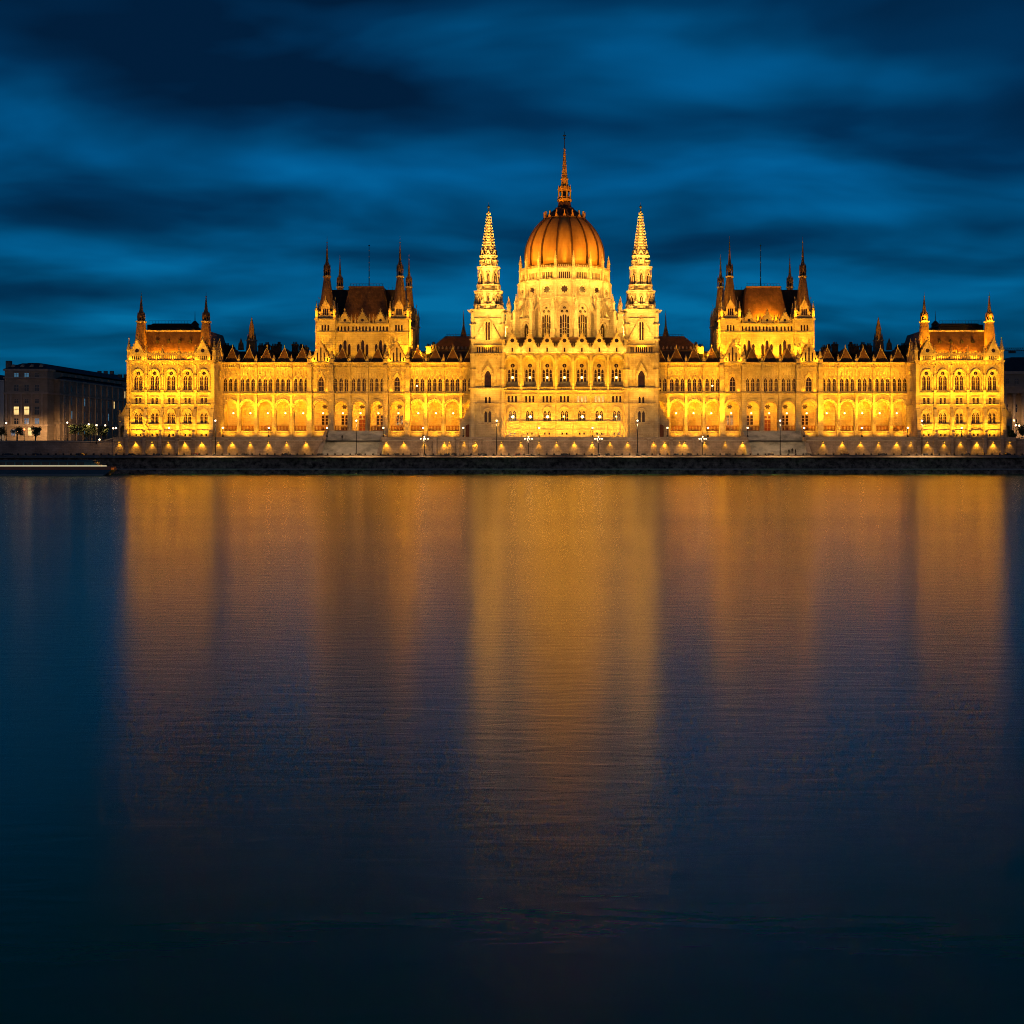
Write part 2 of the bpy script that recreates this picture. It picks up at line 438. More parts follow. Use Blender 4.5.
def gable_piece(name, parent, S, xc, Y, zb, zs, za, hw, openings, back=3.0, a=0.0, roofmat='roof'):
    """a gable: wall from zb, shoulders at zs, apex za, pierced by openings, small roof behind"""
    mb = MB(S); F = Fr(xc, Y, a)
    outl = [(-hw, zb), (hw, zb), (hw, zs), (0, za), (-hw, zs)]
    mb.panel(F, outl, openings, 0.4, 0)
    for op in openings: mb.add([F.p(u, 0.38, z) for u, z in op], [tuple(range(len(op)))], 3)
    mb.prism(F, [(-hw - .05, zb), (-hw + 0.0, zb), (-hw, zs), (0, za), (hw, zs), (hw, zb), (hw + .05, zb), (hw + 0.22, zs), (0, za + 0.45), (-hw - 0.22, zs)], -0.22, 0.5, 1)
    mb.prism(F, [(-hw + .1, zb), (hw - .1, zb), (hw - .1, zs - .1), (0, za - .15), (-hw + .1, zs - .1)], 0.52, back, 2)
    # crockets and finial
    for t in (0.2, 0.4, 0.6, 0.8):
        for sg in (-1, 1):
            u = sg * hw * (1 - t) + sg * 0.15; z = zs + (za - zs) * t + 0.35
            mb.fbox(F, u - 0.13, u + 0.13, -0.1, 0.2, z, z + 0.34, 1)
    mb.fbox(F, -0.12, 0.12, -0.1, 0.15, za, za + 1.3, 1)
    mb.fbox(F, -0.32, 0.32, -0.1, 0.15, za + 0.75, za + 1.0, 1)
    return mb.build(name, ['stone', 'trim', roofmat, 'glass'], parent)

LIGHTS = []
GOLD = (1.0, 0.44, 0.012)
PALE = (1.0, 0.53, 0.085)
AMBER = (1.0, 0.38, 0.008)
def spot(x, y, z, tx, ty, tz, P, ang=60, blend=0.8, c=GOLD, rad=0.4, name='flood_light'):
    if c == GOLD or c == PALE: P *= 1.12
    l = bpy.data.lights.new(name, 'SPOT'); l.energy = P; l.color = c; l.spot_size = R(ang); l.spot_blend = blend; l.shadow_soft_size = rad
    o = bpy.data.objects.new(name, l); col.objects.link(o); o.location = (x, y, z)
    o.rotation_euler = (Vector((tx, ty, tz)) - Vector((x, y, z))).to_track_quat('-Z', 'Y').to_euler()
    return o
def point(x, y, z, P, c=GOLD, rad=0.25, name='ledge_light'):
    # shielded ledge fitting: throws its light up and back onto the stone, not out over the river
    return spot(x, y, z, x, y + 0.86, z + 0.51, P, 172, .3, c, rad, name)
def lamp_head(x, y, z, P, c=(1, .57, .23), rad=0.4, name='street_lamp_light'):
    return spot(x, y, z, x, y + 0.6, z - 0.8, P, 164, .5, c, rad, name)
def area(x, y, z, tx, ty, tz, P, sx, sy, c, name='gallery_light'):
    l = bpy.data.lights.new(name, 'AREA'); l.energy = P; l.color = c; l.shape = 'RECTANGLE'; l.size = sx; l.size_y = sy
    o = bpy.data.objects.new(name, l); col.objects.link(o); o.location = (x, y, z)
    o.rotation_euler = (Vector((tx, ty, tz)) - Vector((x, y, z))).to_track_quat('-Z', 'Y').to_euler()
    return o

def pavilion(S):
    xc, pitch = -117.1, 4.88
    mb = MB(S)
    zc = Z(361.7)
    # body, then the pierced front
    mb.box(xc - 12.9, xc + 12.65, 0.75, 26, BASE - 1, zc, 0)
    bx = [xc + (i - 2) * pitch for i in range(5)]
    zup, zmid, zlow, zbs = Z(390), Z(404.3), Z(423.5), Z(436.3)
    me_body = []
    for x in bx:
        F = Fr(x, 0)
        holes = shift(OP_PAV_UP, 0, zup) + shift(OP_PAV_MID, 0, zmid) + shift(OP_PAV_LOW, 0, zlow) + shift(OP_BASE, 0, zbs)
        mb.panel(F, rect(-pitch / 2, pitch / 2, BASE - 1, zc), holes, 0.5, 0)
        hood(mb, F, 0, zup + 3.7, 1.6, 2.3, 0.34, 0.55, drop=3.6)
        hood(mb, F, 0, zlow + 2.6, 1.3, 1.6, 0.3, 0.5, drop=0.3)
        mb.fbox(F, -1.5, 1.5, -0.3, 0.1, zup - 0.5, zup - 0.15, 1)
        mb.fbox(F, -1.3, 1.3, -0.2, 0.1, zup - 1.0, zup - 0.52, 1)
        mb.fbox(F, -1.25, 1.25, -0.22, 0.1, zlow - 0.4, zlow - 0.15, 1)
        mb.fbox(F, -1.25, 1.25, -0.18, 0.1, zmid + 2.0, zmid + 2.25, 1)
        # blind tracery ribs
        for u in (-1.75, 1.75):
            mb.fbox(F, u - 0.08, u + 0.08, -0.13, 0.05, zup - 0.2, zup + 3.6, 1)
    F = Fr(xc, 0)
    for (py, h, pr) in ((404.9, 0.28, 0.6), (393.3, 0.3, 0.5), (424.8, 0.22, 0.5), (431, 0.2, 0.5)):
        for i in range(5):
            mb.fbox(Fr(bx[i], 0), -pitch / 2 + .4, pitch / 2 - .4, -pr, 0.1, Z(py), Z(py) + h, 1)
    mb.fbox(F, -13.3, 13.3, -0.85, 0.2, zc, zc + 0.45, 1)
    mb.fbox(F, -13.1, 13.1, -0.5, 0.2, zc - 0.5, zc - 0.003, 1)
    dentils(mb, F, -12.1, 12.1, zc - 0.95, zc - 0.503, 0.8, 0.35, 1)
    # corner piers
    for sg in (-1, 1):
        mb.box(xc + sg * 12.62 - 0.42, xc + sg * 12.62 + 0.42, -0.62, 1.4, BASE - 1, zc - 0.55, 0)
        mb.box(xc + sg * 12.62 - 0.55, xc + sg * 12.62 + 0.55, -0.8, 1.3, Z(405), Z(405) + .4, 1)
    # inner side wall (faces the wing)
    Fs = Fr(xc + 12.95, 5.6, PI / 2)
    side_holes = shift(OP_PAV_UP, 0, zup) + shift(OP_PAV_MID, 0, zmid)
    mb.panel(Fs, rect(-4.2, 4.9, BASE - 1, zc), side_holes, 0.3, 0)
    hood(mb, Fs, 0, zup + 3.7, 1.65, 2.35, 0.3, 0.28)
    mb.fbox(Fs, -4.2, 4.9, -0.5, 0.1, zc, zc + 0.45, 1)
    mb.fbox(Fs, -4.1, 4.9, -0.3, 0.1, Z(405), Z(405) + 0.3, 1)
    pav = mb.build('pavilion', ['stone', 'trim'], root)
    for x in bx:
        put('tall_window', W_PAV_UP, pav, S, x, 0, zup)
        put('square_window', W_PAV_MID, pav, S, x, 0, zmid)
        put('arched_window', W_PAV_LOW, pav, S, x, 0, zlow)
        for q in (-.67, .67): put('basement_window', W_BASE, pav, S, x + q, 0, zbs)
    put('tall_window', W_PAV_UP, pav, S, xc + 12.8, 5.6, zup, PI / 2)
    put('square_window', W_PAV_MID, pav, S, xc + 12.8, 5.6, zmid, PI / 2)
    # buttresses
    for i in range(6):
        x = xc + (i - 2.5) * pitch
        b = MB(S)
        zt = Z(407)
        w = 0.42 if 0 < i < 5 else 0.55
        xx = x if 0 < i < 5 else (x - 0.55 if i == 0 else x + 0.25)
        b.prism_yz([(0.1, BASE - 1), (-2.5, BASE - 1), (-2.5, Z(432)), (-2.0, Z(430)), (-1.9, Z(417)), (-1.0, Z(409)), (0.1, zt)], xx - w, xx + w, 0)
        if 0 < i < 5:
            b.box(xx - 0.34, xx + 0.34, -0.5, 0.1, zt + 0.1, Z(392), 0)
            b.prism_yz([(0.1, Z(392)), (-0.62, Z(392)), (-0.62, Z(390)), (0.1, Z(386))], xx - .42, xx + .42, 1)
            b.box(xx - 0.22, xx + 0.22, -0.38, 0.1, Z(390), zc - 0.96, 0)
            b.box(xx - 0.36, xx + 0.36, -0.55, 0.1, Z(377), Z(375), 1)
        b.build('buttress', ['stone', 'trim'], pav)
    # outer flank: stair turret running down to the terrace
    b = MB(S)
    Ff = Fr(-131.6, 0.8)
    b.panel(Ff, [(-1.35, BASE - 1), (1.15, BASE - 1), (1.15, Z(404)), (0.4, Z(411)), (-1.35, Z(419))], [roundarch(-0.1, BASE, Z(428), 0.75)], 1.5, 0)
    b.prism(Ff, [(-1.35, Z(419)), (0.4, Z(411)), (1.15, Z(404)), (1.15, Z(402)), (0.3, Z(409)), (-1.35, Z(417.5))], -0.2, 3.4, 1)
    b.add([Ff.p(-1.35, 0, BASE - 1), Ff.p(-1.35, 3.3, BASE - 1), Ff.p(-1.35, 3.3, Z(419)), Ff.p(-1.35, 0, Z(419))], [(0, 1, 2, 3)], 0)
    b.add([Ff.p(-1.3, 1.4, BASE - 1), Ff.p(1.1, 1.4, BASE - 1), Ff.p(1.1, 1.4, Z(412)), Ff.p(-1.3, 1.4, Z(420))], [(0, 1, 2, 3)], 0)
    b.build('side_porch', ['stone', 'trim'], pav)
    pinn(pav, S, -132.7, 1.2, Z(420), Z(410), 0.7)
    # parapet colonnade between the gables
    b = MB(S)
    for i in (1, 2, 3):
        Fb = Fr(bx[i], -0.2)
        slots = [rect(-2.05 + j * 0.6, -1.78 + j * 0.6, zc + 0.65, Z(355.6)) for j in range(7)]
        b.panel(Fb, rect(-pitch / 2, pitch / 2, zc + 0.45, Z(354)), slots, 0.3, 1)
        b.fbox(Fb, -pitch / 2, pitch / 2, 0.3, 0.33, Z(355.2), Z(354), 1)
        b.fbox(Fb, -pitch / 2, pitch / 2, -0.12, 0.4, Z(354), Z(354) + 0.25, 1)
        dentils(b, Fb, -pitch / 2, pitch / 2, Z(354) + 0.25, Z(354) + 0.7, 0.7, 0.05, 1)
    b.build('parapet', ['stone', 'trim'], pav)
    for i in (0, 1, 2, 3):
        pinn(pav, S, xc + (i - 1.5) * pitch, -0.1, zc + 0.4, Z(345), 0.72)
    pinn(pav, S, xc - 12.5, 0.0, zc + 0.4, Z(337), 1.0)
    pinn(pav, S, xc + 12.9, 0.0, zc + 0.4, Z(338), 1.0)
    pinn(pav, S, xc + 12.6, 9.8, zc + 0.4, Z(345), 0.9)
    for i in (0, 4):
        slots = [rect(-1.5 + j * 0.62, -1.2 + j * 0.62, zc + 0.6, Z(355.8)) for j in range(5)]
        gable_piece('gable', pav, S, bx[i] + (-.3 if i == 0 else -.3), -0.25, zc + 0.45, Z(354.3), Z(340.5), 2.15,
                    [circle(0, Z(350.5), 0.62, 8)] + slots, 4.0)
    gable_piece('gable', pav, S, xc + 13.1, 5.5, zc + 0.45, Z(354.3), Z(341), 2.3, [circle(0, Z(350), 0.6, 8)], 3.5, PI / 2)
    # mansard roof
    b = MB(S)
    b.hip(xc - 12.2, xc + 12.2, 1.4, 25.5, zc + 0.2, Z(331, 5), 2.2, 3.8, 0)
    b.box(xc - 10.3, xc + 10.0, 5.1, 5.5, Z(331, 5) - .25, Z(330.3, 5) + .1, 1)
    b.box(xc - 9.9, xc + 3.2, 9, 20, Z(331, 5) - 1, Z(324.5, 9), 2)
    b.hip(xc - 9.9, xc + 4.0, 8.8, 20.2, Z(326.5, 9), Z(324, 9) + .3, 1.5, 1.5, 2)
    for j in range(4):
        x = xc - 5.1 + j * 3.3
        b.prism(Fr(x, 3.2), [(-0.4, Z(343, 3)), (0.4, Z(343, 3)), (0.4, Z(341, 3)), (0, Z(339, 3)), (-0.4, Z(341, 3))], 0.0, 1.5, 2)
    for j in range(14):
        x = xc - 9.4 + j * 0.98
        b.box(x - .03, x + .03, 9.2, 9.26, Z(324, 9), Z(321, 9), 2)
    b.box(xc - 9.4, xc + 3.4, 9.2, 9.26, Z(320.9, 9), Z(320.6, 9), 2)
    b.build('roof', ['roof', 'trim', 'dark_roof'], pav)
    for x in (X(140.3, 2.5), X(205.3, 2.5)):
        copper_spire(pav, S, x, 3.4, zc + .5, Z(322.5, 3), Z(292, 3), 1.75, 1.0, sides=4)
    if S < 0:
        for x in (X(140.3, 2.5), X(205.3, 2.5)): point(S * x, 1.2, Z(322, 3) + .9, 900, GOLD, .15)
    # small dark ventilation turret at the back
    b = MB(S)
    x = X(195, 16)
    b.frust(x, 16, Z(332, 16), Z(325, 16), 1.2, 1.0, 6); b.frust(x, 16, Z(325, 16), Z(321, 16), 1.3, .3, 6); b.frust(x, 16, Z(321, 16), Z(311, 16), .12, .03)
    b.build('ventilation_turret', ['dark_roof'], pav)
    # lights: at the wall foot between the buttresses, behind the parapet on the roof
    for i, x in enumerate(bx):
        spot(S * x, -4.3, BASE + 0.4, S * x, 0, 15.5, 6500, 95, 1.0, rad=0.3)
        spot(S * x, -5.2, BASE + 0.4, S * x, -1.2, 34, 70000, 40, 1.0, rad=0.4)
    for i in (1, 2, 3): point(S * bx[i], 0.9, Z(355.5), 4200, AMBER)
    for i in (0, 4):
        for du in (-1.9, 1.9): point(S * (bx[i] + du), -1.0, zc + 0.7, 160, GOLD, .15)
    point(S * (xc + 12.0), 7.5, zc + 1.2, 700, GOLD)
    for x in (X(140.3, 2.5), X(205.3, 2.5)):
        for q in (-2.9, 2.9): spot(S * (x + q), 0.5, Z(352), S * x, 3.4, Z(312), 26000 if S < 0 else 4500, 60, 1, GOLD if S < 0 else AMBER)
    return pav

YW = 10.5
WB = [222, 239, 256.4, 274, 291.8, 310, 332, 350, 367.6, 386, 408, 426, 443.6, 461, 478.6]
def wing(S):
    mb = MB(S)
    z363, zsill = Z(363.4, YW), Z(391.3, YW)
    zfl, zcei = Z(430.8, YW), Z(399.5, YW)
    x0, x1 = X(222, YW) - 0.1, X(471.5, 4)
    # solid behind the gallery and above it
    mb.box(x0, x1 + 4, YW + 0.75, 40, zcei + 0.3, z363, 0)
    mb.box(x0, x1 + 4, YW + 7.0, 40, BASE - 1, zcei + 0.29, 0)
    mb.box(x0, x1 + 4, YW + 0.9, YW + 6.99, BASE - 1, zfl - 0.02, 0)
    mb.box(x0, x1 + 4, YW + 0.9, YW + 1.0, zcei + 0.0, zcei + 0.28, 0)
    B = [X(p, YW) for p in WB]
    zspr = Z(409, YW)
    wins = []
    for i in range(14):
        xa, xb = B[i], B[i + 1]; x = (xa + xb) / 2; h = (xb - xa) / 2
        F = Fr(x, YW)
        gb = i in (5, 9)
        up = OP_SINGLE if gb else OP_TRI
        ah = 2.02 if not gb else 2.15
        arch = roundarch(0, zfl, zspr, ah, 2.35)
        mb.panel(F, rect(-h, h, BASE - 1, z363), shift(up, 0, zsill) + [arch], 0.55, 0)
        mb.ring(F, archcurve(0, zspr, ah, 2.35, 8, zfl), archcurve(0, zspr, ah + .34, 2.72, 8, zfl), -0.2, 0.5, 0)
        mb.ring(F, archcurve(0, zspr + .1, ah + .34, 2.75, 8), archcurve(0, zspr + .1, ah + .6, 3.05, 8), -0.6, 0.1, 0)
        # capital blocks
        for sg in (-1, 1): mb.fbox(F, sg * (ah + .1) - .28, sg * (ah + .1) + .28, -0.3, 0.3, zspr - .3, zspr + .05, 1)
        if not gb:
            for u in (-1.62, 0, 1.62):
                ogee(mb, F, u, zsill + 3.3, 0.58, 1.5)
                mb.fbox(F, u - .07, u + .07, -0.2, 0.05, zsill + 4.9, zsill + 5.7, 1)
                mb.fbox(F, u - .2, u + .2, -0.22, 0.05, zsill + 5.15, zsill + 5.35, 1)
            for u in (-0.81, 0.81, -2.4, 2.4):
                mb.fbox(F, u - .09, u + .09, -0.15, 0.05, zsill - .1, zsill + 3.4, 1)
                mb.frust(x + u, YW - 0.05, zsill + 3.4, zsill + 5.2, 0.14, 0.03, m=1)
                mb.fbox(F, u - .05, u + .05, -0.1, 0.05, zsill + 5.2, z363 - 1.3, 1)
        else:
            ogee(mb, F, 0, zsill + 3.4, 1.15, 2.9, 0.35, 0.4)
            for sg in (-1, 1):
                mb.fbox(F, sg * 1.25 - .15, sg * 1.25 + .15, -0.35, 0.05, zsill - .1, zsill + 3.4, 1)
                mb.fbox(F, sg * 2.35 - .09, sg * 2.35 + .09, -0.15, 0.05, zsill - .1, z363 - 1.5, 1)
            mb.fbox(F, -2.9, 2.9, -0.3, 0.1, zsill + 5.9, zsill + 6.1, 1)
        mb.fbox(F, -h + .4, h - .4, -0.8, 0.1, zsill - .95, zsill - .6, 1)
        mb.fbox(F, -h + .45, h - .45, -0.25, 0.1, zsill - .35, zsill - .12, 1)
        mb.fbox(F, -h + .45, h - .45, -0.2, 0.1, Z(433.5, YW), Z(433.5, YW) + .3, 1)
        wins.append((i, x, gb))
    F = Fr(0, YW)
    mb.fbox(F, x0, x1, -0.95, 0.2, z363, z363 + .35, 1)
    mb.fbox(F, x0, x1, -0.3, 0.2, z363 - 1.25, z363 - 1.05, 1)
    dentils(mb, F, x0, x1, z363 - 1.0, z363 - 0.35, 0.62, 0.28, 1)
    mb.fbox(F, x0, x1, -0.42, 0.2, z363 - .34, z363 - .003, 1)
    w = mb.build('wing', ['stone', 'trim'], root)
    # piers and pinnacles at the bay limits
    for i, xb in enumerate(B[1:14]):
        i += 1
        big = i in (5, 6, 9, 10)
        b = MB(S)
        hw, pr = (0.78, 1.5) if big else (0.38, 0.95)
        b.box(xb - hw, xb + hw, YW - pr, YW + .1, BASE - 1, zsill - 1, 0)
        b.prism_yz([(YW + .1, zsill - 1), (YW - pr - .1, zsill - 1), (YW - pr - .1, zsill - .5), (YW - pr + .2, zsill), (YW + .1, zsill)], xb - hw - .06, xb + hw + .06, 1)
        b.box(xb - hw * .8, xb + hw * .8, YW - pr + .22, YW + .1, zsill, z363 - .4, 0)
        b.box(xb - hw, xb + hw, YW - pr + .05, YW + .1, zsill + 3.4, zsill + 3.7, 1)
        b.box(xb - hw, xb + hw, YW - pr + .05, YW + .1, z363 - 1.6, z363 - 1.3, 1)
        if big: b.box(xb - hw * .85, xb + hw * .85, YW - pr + .15, YW + .8, z363 + .35, z363 + 1.2, 1)
        b.build('pier', ['stone', 'trim'], w)
        if big: pinn(w, S, xb, YW - .2, z363 + .3, Z(349.5, YW), 1.05)
        else: pinn(w, S, xb, YW - .1, z363 + .3, Z(354.5, YW), 0.7)
    # windows
    for i, x, gb in wins:
        if gb: put('pointed_window', W_SINGLE, w, S, x, YW, zsill)
        else: put('triple_lancet_window', W_TRI_LIT if (i in (10,)) else W_TRI, w, S, x, YW, zsill)
        if 5 <= i <= 9:
            put('gallery_door' if i == 7 else 'gallery_window', W_DOOR if i == 7 else W_FRENCH, w, S, x, YW + 6.55, zfl)
            put('rose_window', W_ROSE, w, S, x, YW + 6.55, zfl + 7.6)
    # gallery balustrade: one run of small red stone balusters per arch
    for i, x, gb in wins:
        if i == 7: continue
        b = MB(S); Fb = Fr(x, YW + 0.65)
        hh = 1.98
        b.fbox(Fb, -hh, hh, -0.1, 0.15, zfl + 1.35, zfl + 1.6, 0); b.fbox(Fb, -hh, hh, -0.1, 0.15, zfl, zfl + .25, 0)
        for j in range(9):
            u = -hh + (j + .5) * 2 * hh / 9
            b.fbox(Fb, u - .12, u + .12, -0.05, 0.1, zfl + .25, zfl + 1.35, 0)
        b.build('balustrade', ['rail'], w)
    # main roof, chimneys
    b = MB(S)
    b.hip(x0 - 2, x1 + 6, YW + 3.6, 38, z363 - .2, Z(350.5, 20), 0.3, 9.5, 0)
    b.box(x0, x1 + 2, YW + 1.2, YW + 3.6, z363 - .2, z363 + .15, 0)
    b.build('roof', ['dark_roof'], w)
    random.seed(11)
    for px in (228, 233, 262, 268, 275, 280, 296, 302, 306, 429, 434):
        b = MB(S); x = X(px, 22); zt = Z(345.5 + random.uniform(-1.5, 2), 22); wd = random.uniform(.5, 1.0)
        b.box(x - wd, x + wd, 20, 21.6, Z(354, 22), zt, 0); b.box(x - wd - .15, x + wd + .15, 19.8, 21.8, zt - .5, zt - .2, 0)
        for q in (-.5, 0, .5): b.frust(x + q * wd, 20.8, zt, zt + .7, .16, .14, 6)
        b.build('chimney', ['dark_roof'], w)
    # steep dormer roofs with stone strips added to draw the light grazing their edges
    for i, x, gb in wins:
        if gb: continue
        b = MB(S); Fd = Fr(x, YW + 0.7)
        zb, za, hw = z363 + .36, Z(347.4, YW + 2), 2.2
        b.add([Fd.p(-hw, 0, zb), Fd.p(hw, 0, zb), Fd.p(0, 1.9, za), Fd.p(0, 9, za - .4), Fd.p(-hw, 9, zb), Fd.p(hw, 9, zb)],
              [(0, 1, 2), (0, 2, 3, 4), (1, 5, 3, 2)], 0)
        for sg in (-1, 1):
            P = [Fd.p(sg * hw, -.12, zb), Fd.p(sg * (hw - .16), -.12, zb), Fd.p(sg * .0, 1.75, za - .2), Fd.p(sg * .0, 1.75, za + .25),
                 Fd.p(sg * (hw + .02), .3, zb), Fd.p(0, 2.1, za + .25)]
            b.add(P, [(0, 1, 2, 3), (0, 3, 5, 4)], 1)
        b.box(x - .1, x + .1, YW + 2.5, YW + 2.7, za, za + .9, 1)
        b.build('dormer_roof', ['roof', 'trim'], w)
    # two great gables
    for i, x, gb in wins:
        if not gb: continue
        slots = [rect(u - .2, u + .2, z363 + .7, z363 + .7 + hgt) for u, hgt in ((-2.1, 1.3), (-1.2, 2.6), (-.0, 4.5), (1.2, 2.6), (2.1, 1.3))]
        slots = [lancet(u, z363 + .7, z363 + .7 + hgt, .22) for u, hgt in ((-2.0, 1.2), (-1.05, 2.7), (-.0, 4.3), (1.05, 2.7), (2.0, 1.2))]
        gable_piece('gable', w, S, x, YW - .3, z363 + .35, z363 + .6, Z(342.5, YW), 2.95, slots, 7.5)
        for du in (-2.2, 2.2): point(S * (x + du), YW - 1.0, z363 + .9, 190, GOLD, .15)
        for du in (-1.7, 1.7): point(S * (x + du), YW - .6, zsill + .3, 40, GOLD, .12)
    for i, xb in enumerate(B[1:14]):
        point(S * xb, YW + .9, z363 + .9, 130, GOLD, .15)
    return w, B, zfl, zspr

def square_tower(S):
    """the tall roofed block over each debating chamber"""
    yT = 17.0; xc = -62.8
    t = MB(S)
    zt, zb = Z(319.8, yT), 29.0
    t.box(xc - 8.4, xc + 8.4, yT + 1.6, yT + 29.2, zb, Z(324, yT), 0)
    Fc = Fr(xc, yT + 1.0)
    H3 = []
    cx3 = (-5.5, 0.0, 5.6)
    for u in cx3:
        H3 += [lancet(u - 1.35, Z(356, yT), Z(343.5, yT), .42), lancet(u, Z(356, yT), Z(339.5, yT), .48), lancet(u + 1.35, Z(356, yT), Z(343.5, yT), .42)]
    small = []
    for u in (-7.6, -6.6, -5.5, -4.4, -3.0, -1.9, -.9, .1, 1.1, 2.3, 3.4, 4.5, 5.5, 6.5, 7.6):
        small.append(lancet(u, Z(330.6, yT), Z(325.6, yT), .27))
    t.panel(Fc, rect(-8.6, 8.6, zb, Z(323.8, yT)), H3 + small, .5, 0)
    for h in H3 + small: t.add([Fc.p(a, .46, b) for a, b in h], [tuple(range(len(h)))], 2)
    for u in cx3:
        for d in (-.68, .68):
            t.fbox(Fc, u + d - .1, u + d + .1, -.2, .1, zb, Z(341, yT), 1)
            t.frust(xc + u + d, yT + .95, Z(341, yT), Z(336.5, yT), .2, .03, m=1)
    t.fbox(Fc, -8.6, 8.6, -.3, .1, Z(332.2, yT), Z(331.6, yT), 1)
    t.fbox(Fc, -8.6, 8.6, -.45, .6, Z(323.8, yT), Z(323.8, yT) + .35, 1)
    # corner turrets
    TX = [(-11.4, yT + 3.0), (11.4, yT + 3.0), (-11.4, yT + 27.2), (11.4, yT + 27.2)]
    hw = 3.05
    for dx, y in TX:
        x = xc + dx
        t.box(x - hw + .45, x + hw - .45, y - hw + .45, y + hw - .45, zb, zt, 0)
        for a in (0, PI / 2, PI, -PI / 2):
            F = Fr(x + hw * math.sin(a), y - hw * math.cos(a), a)
            sl = [rect(u - .27, u + .27, Z(330.8, yT), Z(325, yT)) for u in (-.9, 0, .9)]
            t.panel(F, rect(-hw, hw, zb, zt), sl, .4, 0)
            for h in sl: t.add([F.p(p, .38, q) for p, q in h], [tuple(range(len(h)))], 2)
            t.fbox(F, -hw - .3, hw + .3, -.35, .1, zt, zt + .4, 1)
            t.fbox(F, -hw, hw, -.18, .1, Z(332.4, yT), Z(331.9, yT), 1)
            t.fbox(F, -hw, hw, -.14, .1, Z(345, yT), Z(344.5, yT), 1)
            t.fbox(F, -hw, -hw + .5, -.16, .1, zb, zt, 1)
            # gablet stage
            F2 = Fr(x + (hw - .5) * math.sin(a), y - (hw - .5) * math.cos(a), a)
            op = [lancet(u, zt + 1.5, zt + 3.6, .24) for u in (-.62, 0, .62)]
            outl = [(-1.35, zt + .4), (1.35, zt + .4), (1.35, zt + 4.2), (0, zt + 6.6), (-1.35, zt + 4.2)]
            t.panel(F2, outl, op, .3, 1)
            for h in op: t.add([F2.p(p, .28, q) for p, q in h], [tuple(range(len(h)))], 2)
            t.prism(F2, [(-1.3, zt + .4), (1.3, zt + .4), (1.3, zt + 4.1), (0, zt + 6.4), (-1.3, zt + 4.1)], .32, 1.2, 1)
            t.fbox(F2, -.1, .1, -.05, .15, zt + 6.6, zt + 7.5, 1)
            for sg in (-1, 1):
                opb = [circle(sg * 2.0, zt + 1.7, .28, 8)]
                t.panel(F2, rect(min(sg * 1.38, sg * 2.6), max(sg * 1.38, sg * 2.6), zt + .4, zt + 2.6), opb, .25, 1)
                t.add([F2.p(p, .24, q) for p, q in opb[0]], [tuple(range(8))], 2)
        t.box(x - hw + .85, x + hw - .85, y - hw + .85, y + hw - .85, zt, zt + 2.4, 0)
    # inner and outer side walls
    for sg in (-1, 1):
        F = Fr(xc + sg * 13.6, yT + 15, sg * PI / 2)
        ops = []
        for u in (-6, 0, 6):
            ops += [lancet(u - 1, zb + 6, zb + 13, .4), lancet(u + 1, zb + 6, zb + 13, .4)]
        t.panel(F, rect(-9.2, 9.2, zb, Z(324, yT)), ops, .5, 0)
        for h in ops: t.add([F.p(p, .45, q) for p, q in h], [tuple(range(len(h)))], 2)
        t.fbox(F, -9.2, 9.2, -.4, 13, Z(324, yT), Z(324, yT) + .4, 1)
        for u in (-3, 3): t.fbox(F, u - .5, u + .5, -.8, .1, zb, Z(326, yT), 0)
    tw = t.build('square_tower', ['stone', 'trim', 'glass'], root)
    for dx, y in TX:
        x = xc + dx
        for sx in (-1, 1):
            for sy in (-1, 1):
                pinn(tw, S, x + sx * 2.75, y + sy * 2.75, zt + .4, Z(301, yT), .78, 'corner_pinnacle')
        rear = y > 30
        copper_spire(tw, S, x, y, zt + 2.4, Z(288 if rear else 277.5, y), Z(254 if rear else 236, y), 1.9 if rear else 2.15, 0.95, sides=8)
    for u in cx3:
        op = [circle(0, Z(320.3, yT), .5, 3), rect(-.5, .5, Z(322.6, yT), Z(321.5, yT))]
        gable_piece('gable', tw, S, xc + u, yT + .8, Z(323.8, yT) + .35, Z(321, yT), Z(312.3, yT), 1.6, [circle(0, Z(319.9, yT), .5, 6)], 1.1)
    for u in (-8.0, -7.2, -3.4, -2.2, 2.2, 3.4, 7.6):
        pinn(tw, S, xc + u, yT + .8, Z(323.8, yT) + .3, Z(313.5, yT), .5, 'corner_pinnacle')
    # cross-shaped mansard
    r = MB(S)
    yb = yT + 3
    zr = Z(287, yT + 8)
    r.hip(xc - 7.2, xc + 7.4, yb, yT + 27, Z(323, yT), zr, 1.9, 5.4, 0)
    r.hip(xc - 12.6, xc + 12.6, yT + 9, yT + 21, Z(323, yT), zr - .35, .8, 3.6, 1)
    r.hip(xc - 12.8, xc + 12.8, yT + 7, yT + 23, Z(324, yT), Z(312, yT), .1, 1.5, 1)
    r.box(xc - 5.5, xc + 5.6, yb + 5.2, yb + 5.6, zr - .2, zr + .3, 0)
    for j in range(12):
        x = xc - 5 + j * .92
        r.box(x - .04, x + .04, yb + 6, yb + 6.1, zr, zr + 1.1, 1)
    r.box(xc - 5.2, xc + 5.4, yb + 6, yb + 6.1, zr + 1.05, zr + 1.18, 1)
    for j in range(18):
        x = xc - 12 + j * 1.42
        if abs(x - xc) < 6: continue
        r.box(x - .04, x + .04, yT + 12.6, yT + 12.7, zr - .4, zr + .5, 1)
    r.build('roof', ['roof', 'dark_roof', 'trim'], tw)
    fp = MB(S)
    fp.frust(xc, 32, zr - .5, Z(246, 32), .16, .07, 8, m=0)
    fp.ball(xc, 32, Z(245.5, 32), .25, 0)
    for zz in (250, 256, 262, 270, 277): fp.frust(xc, 32, Z(zz + 1.2, 32), Z(zz, 32), .2, .2, 6, m=1)
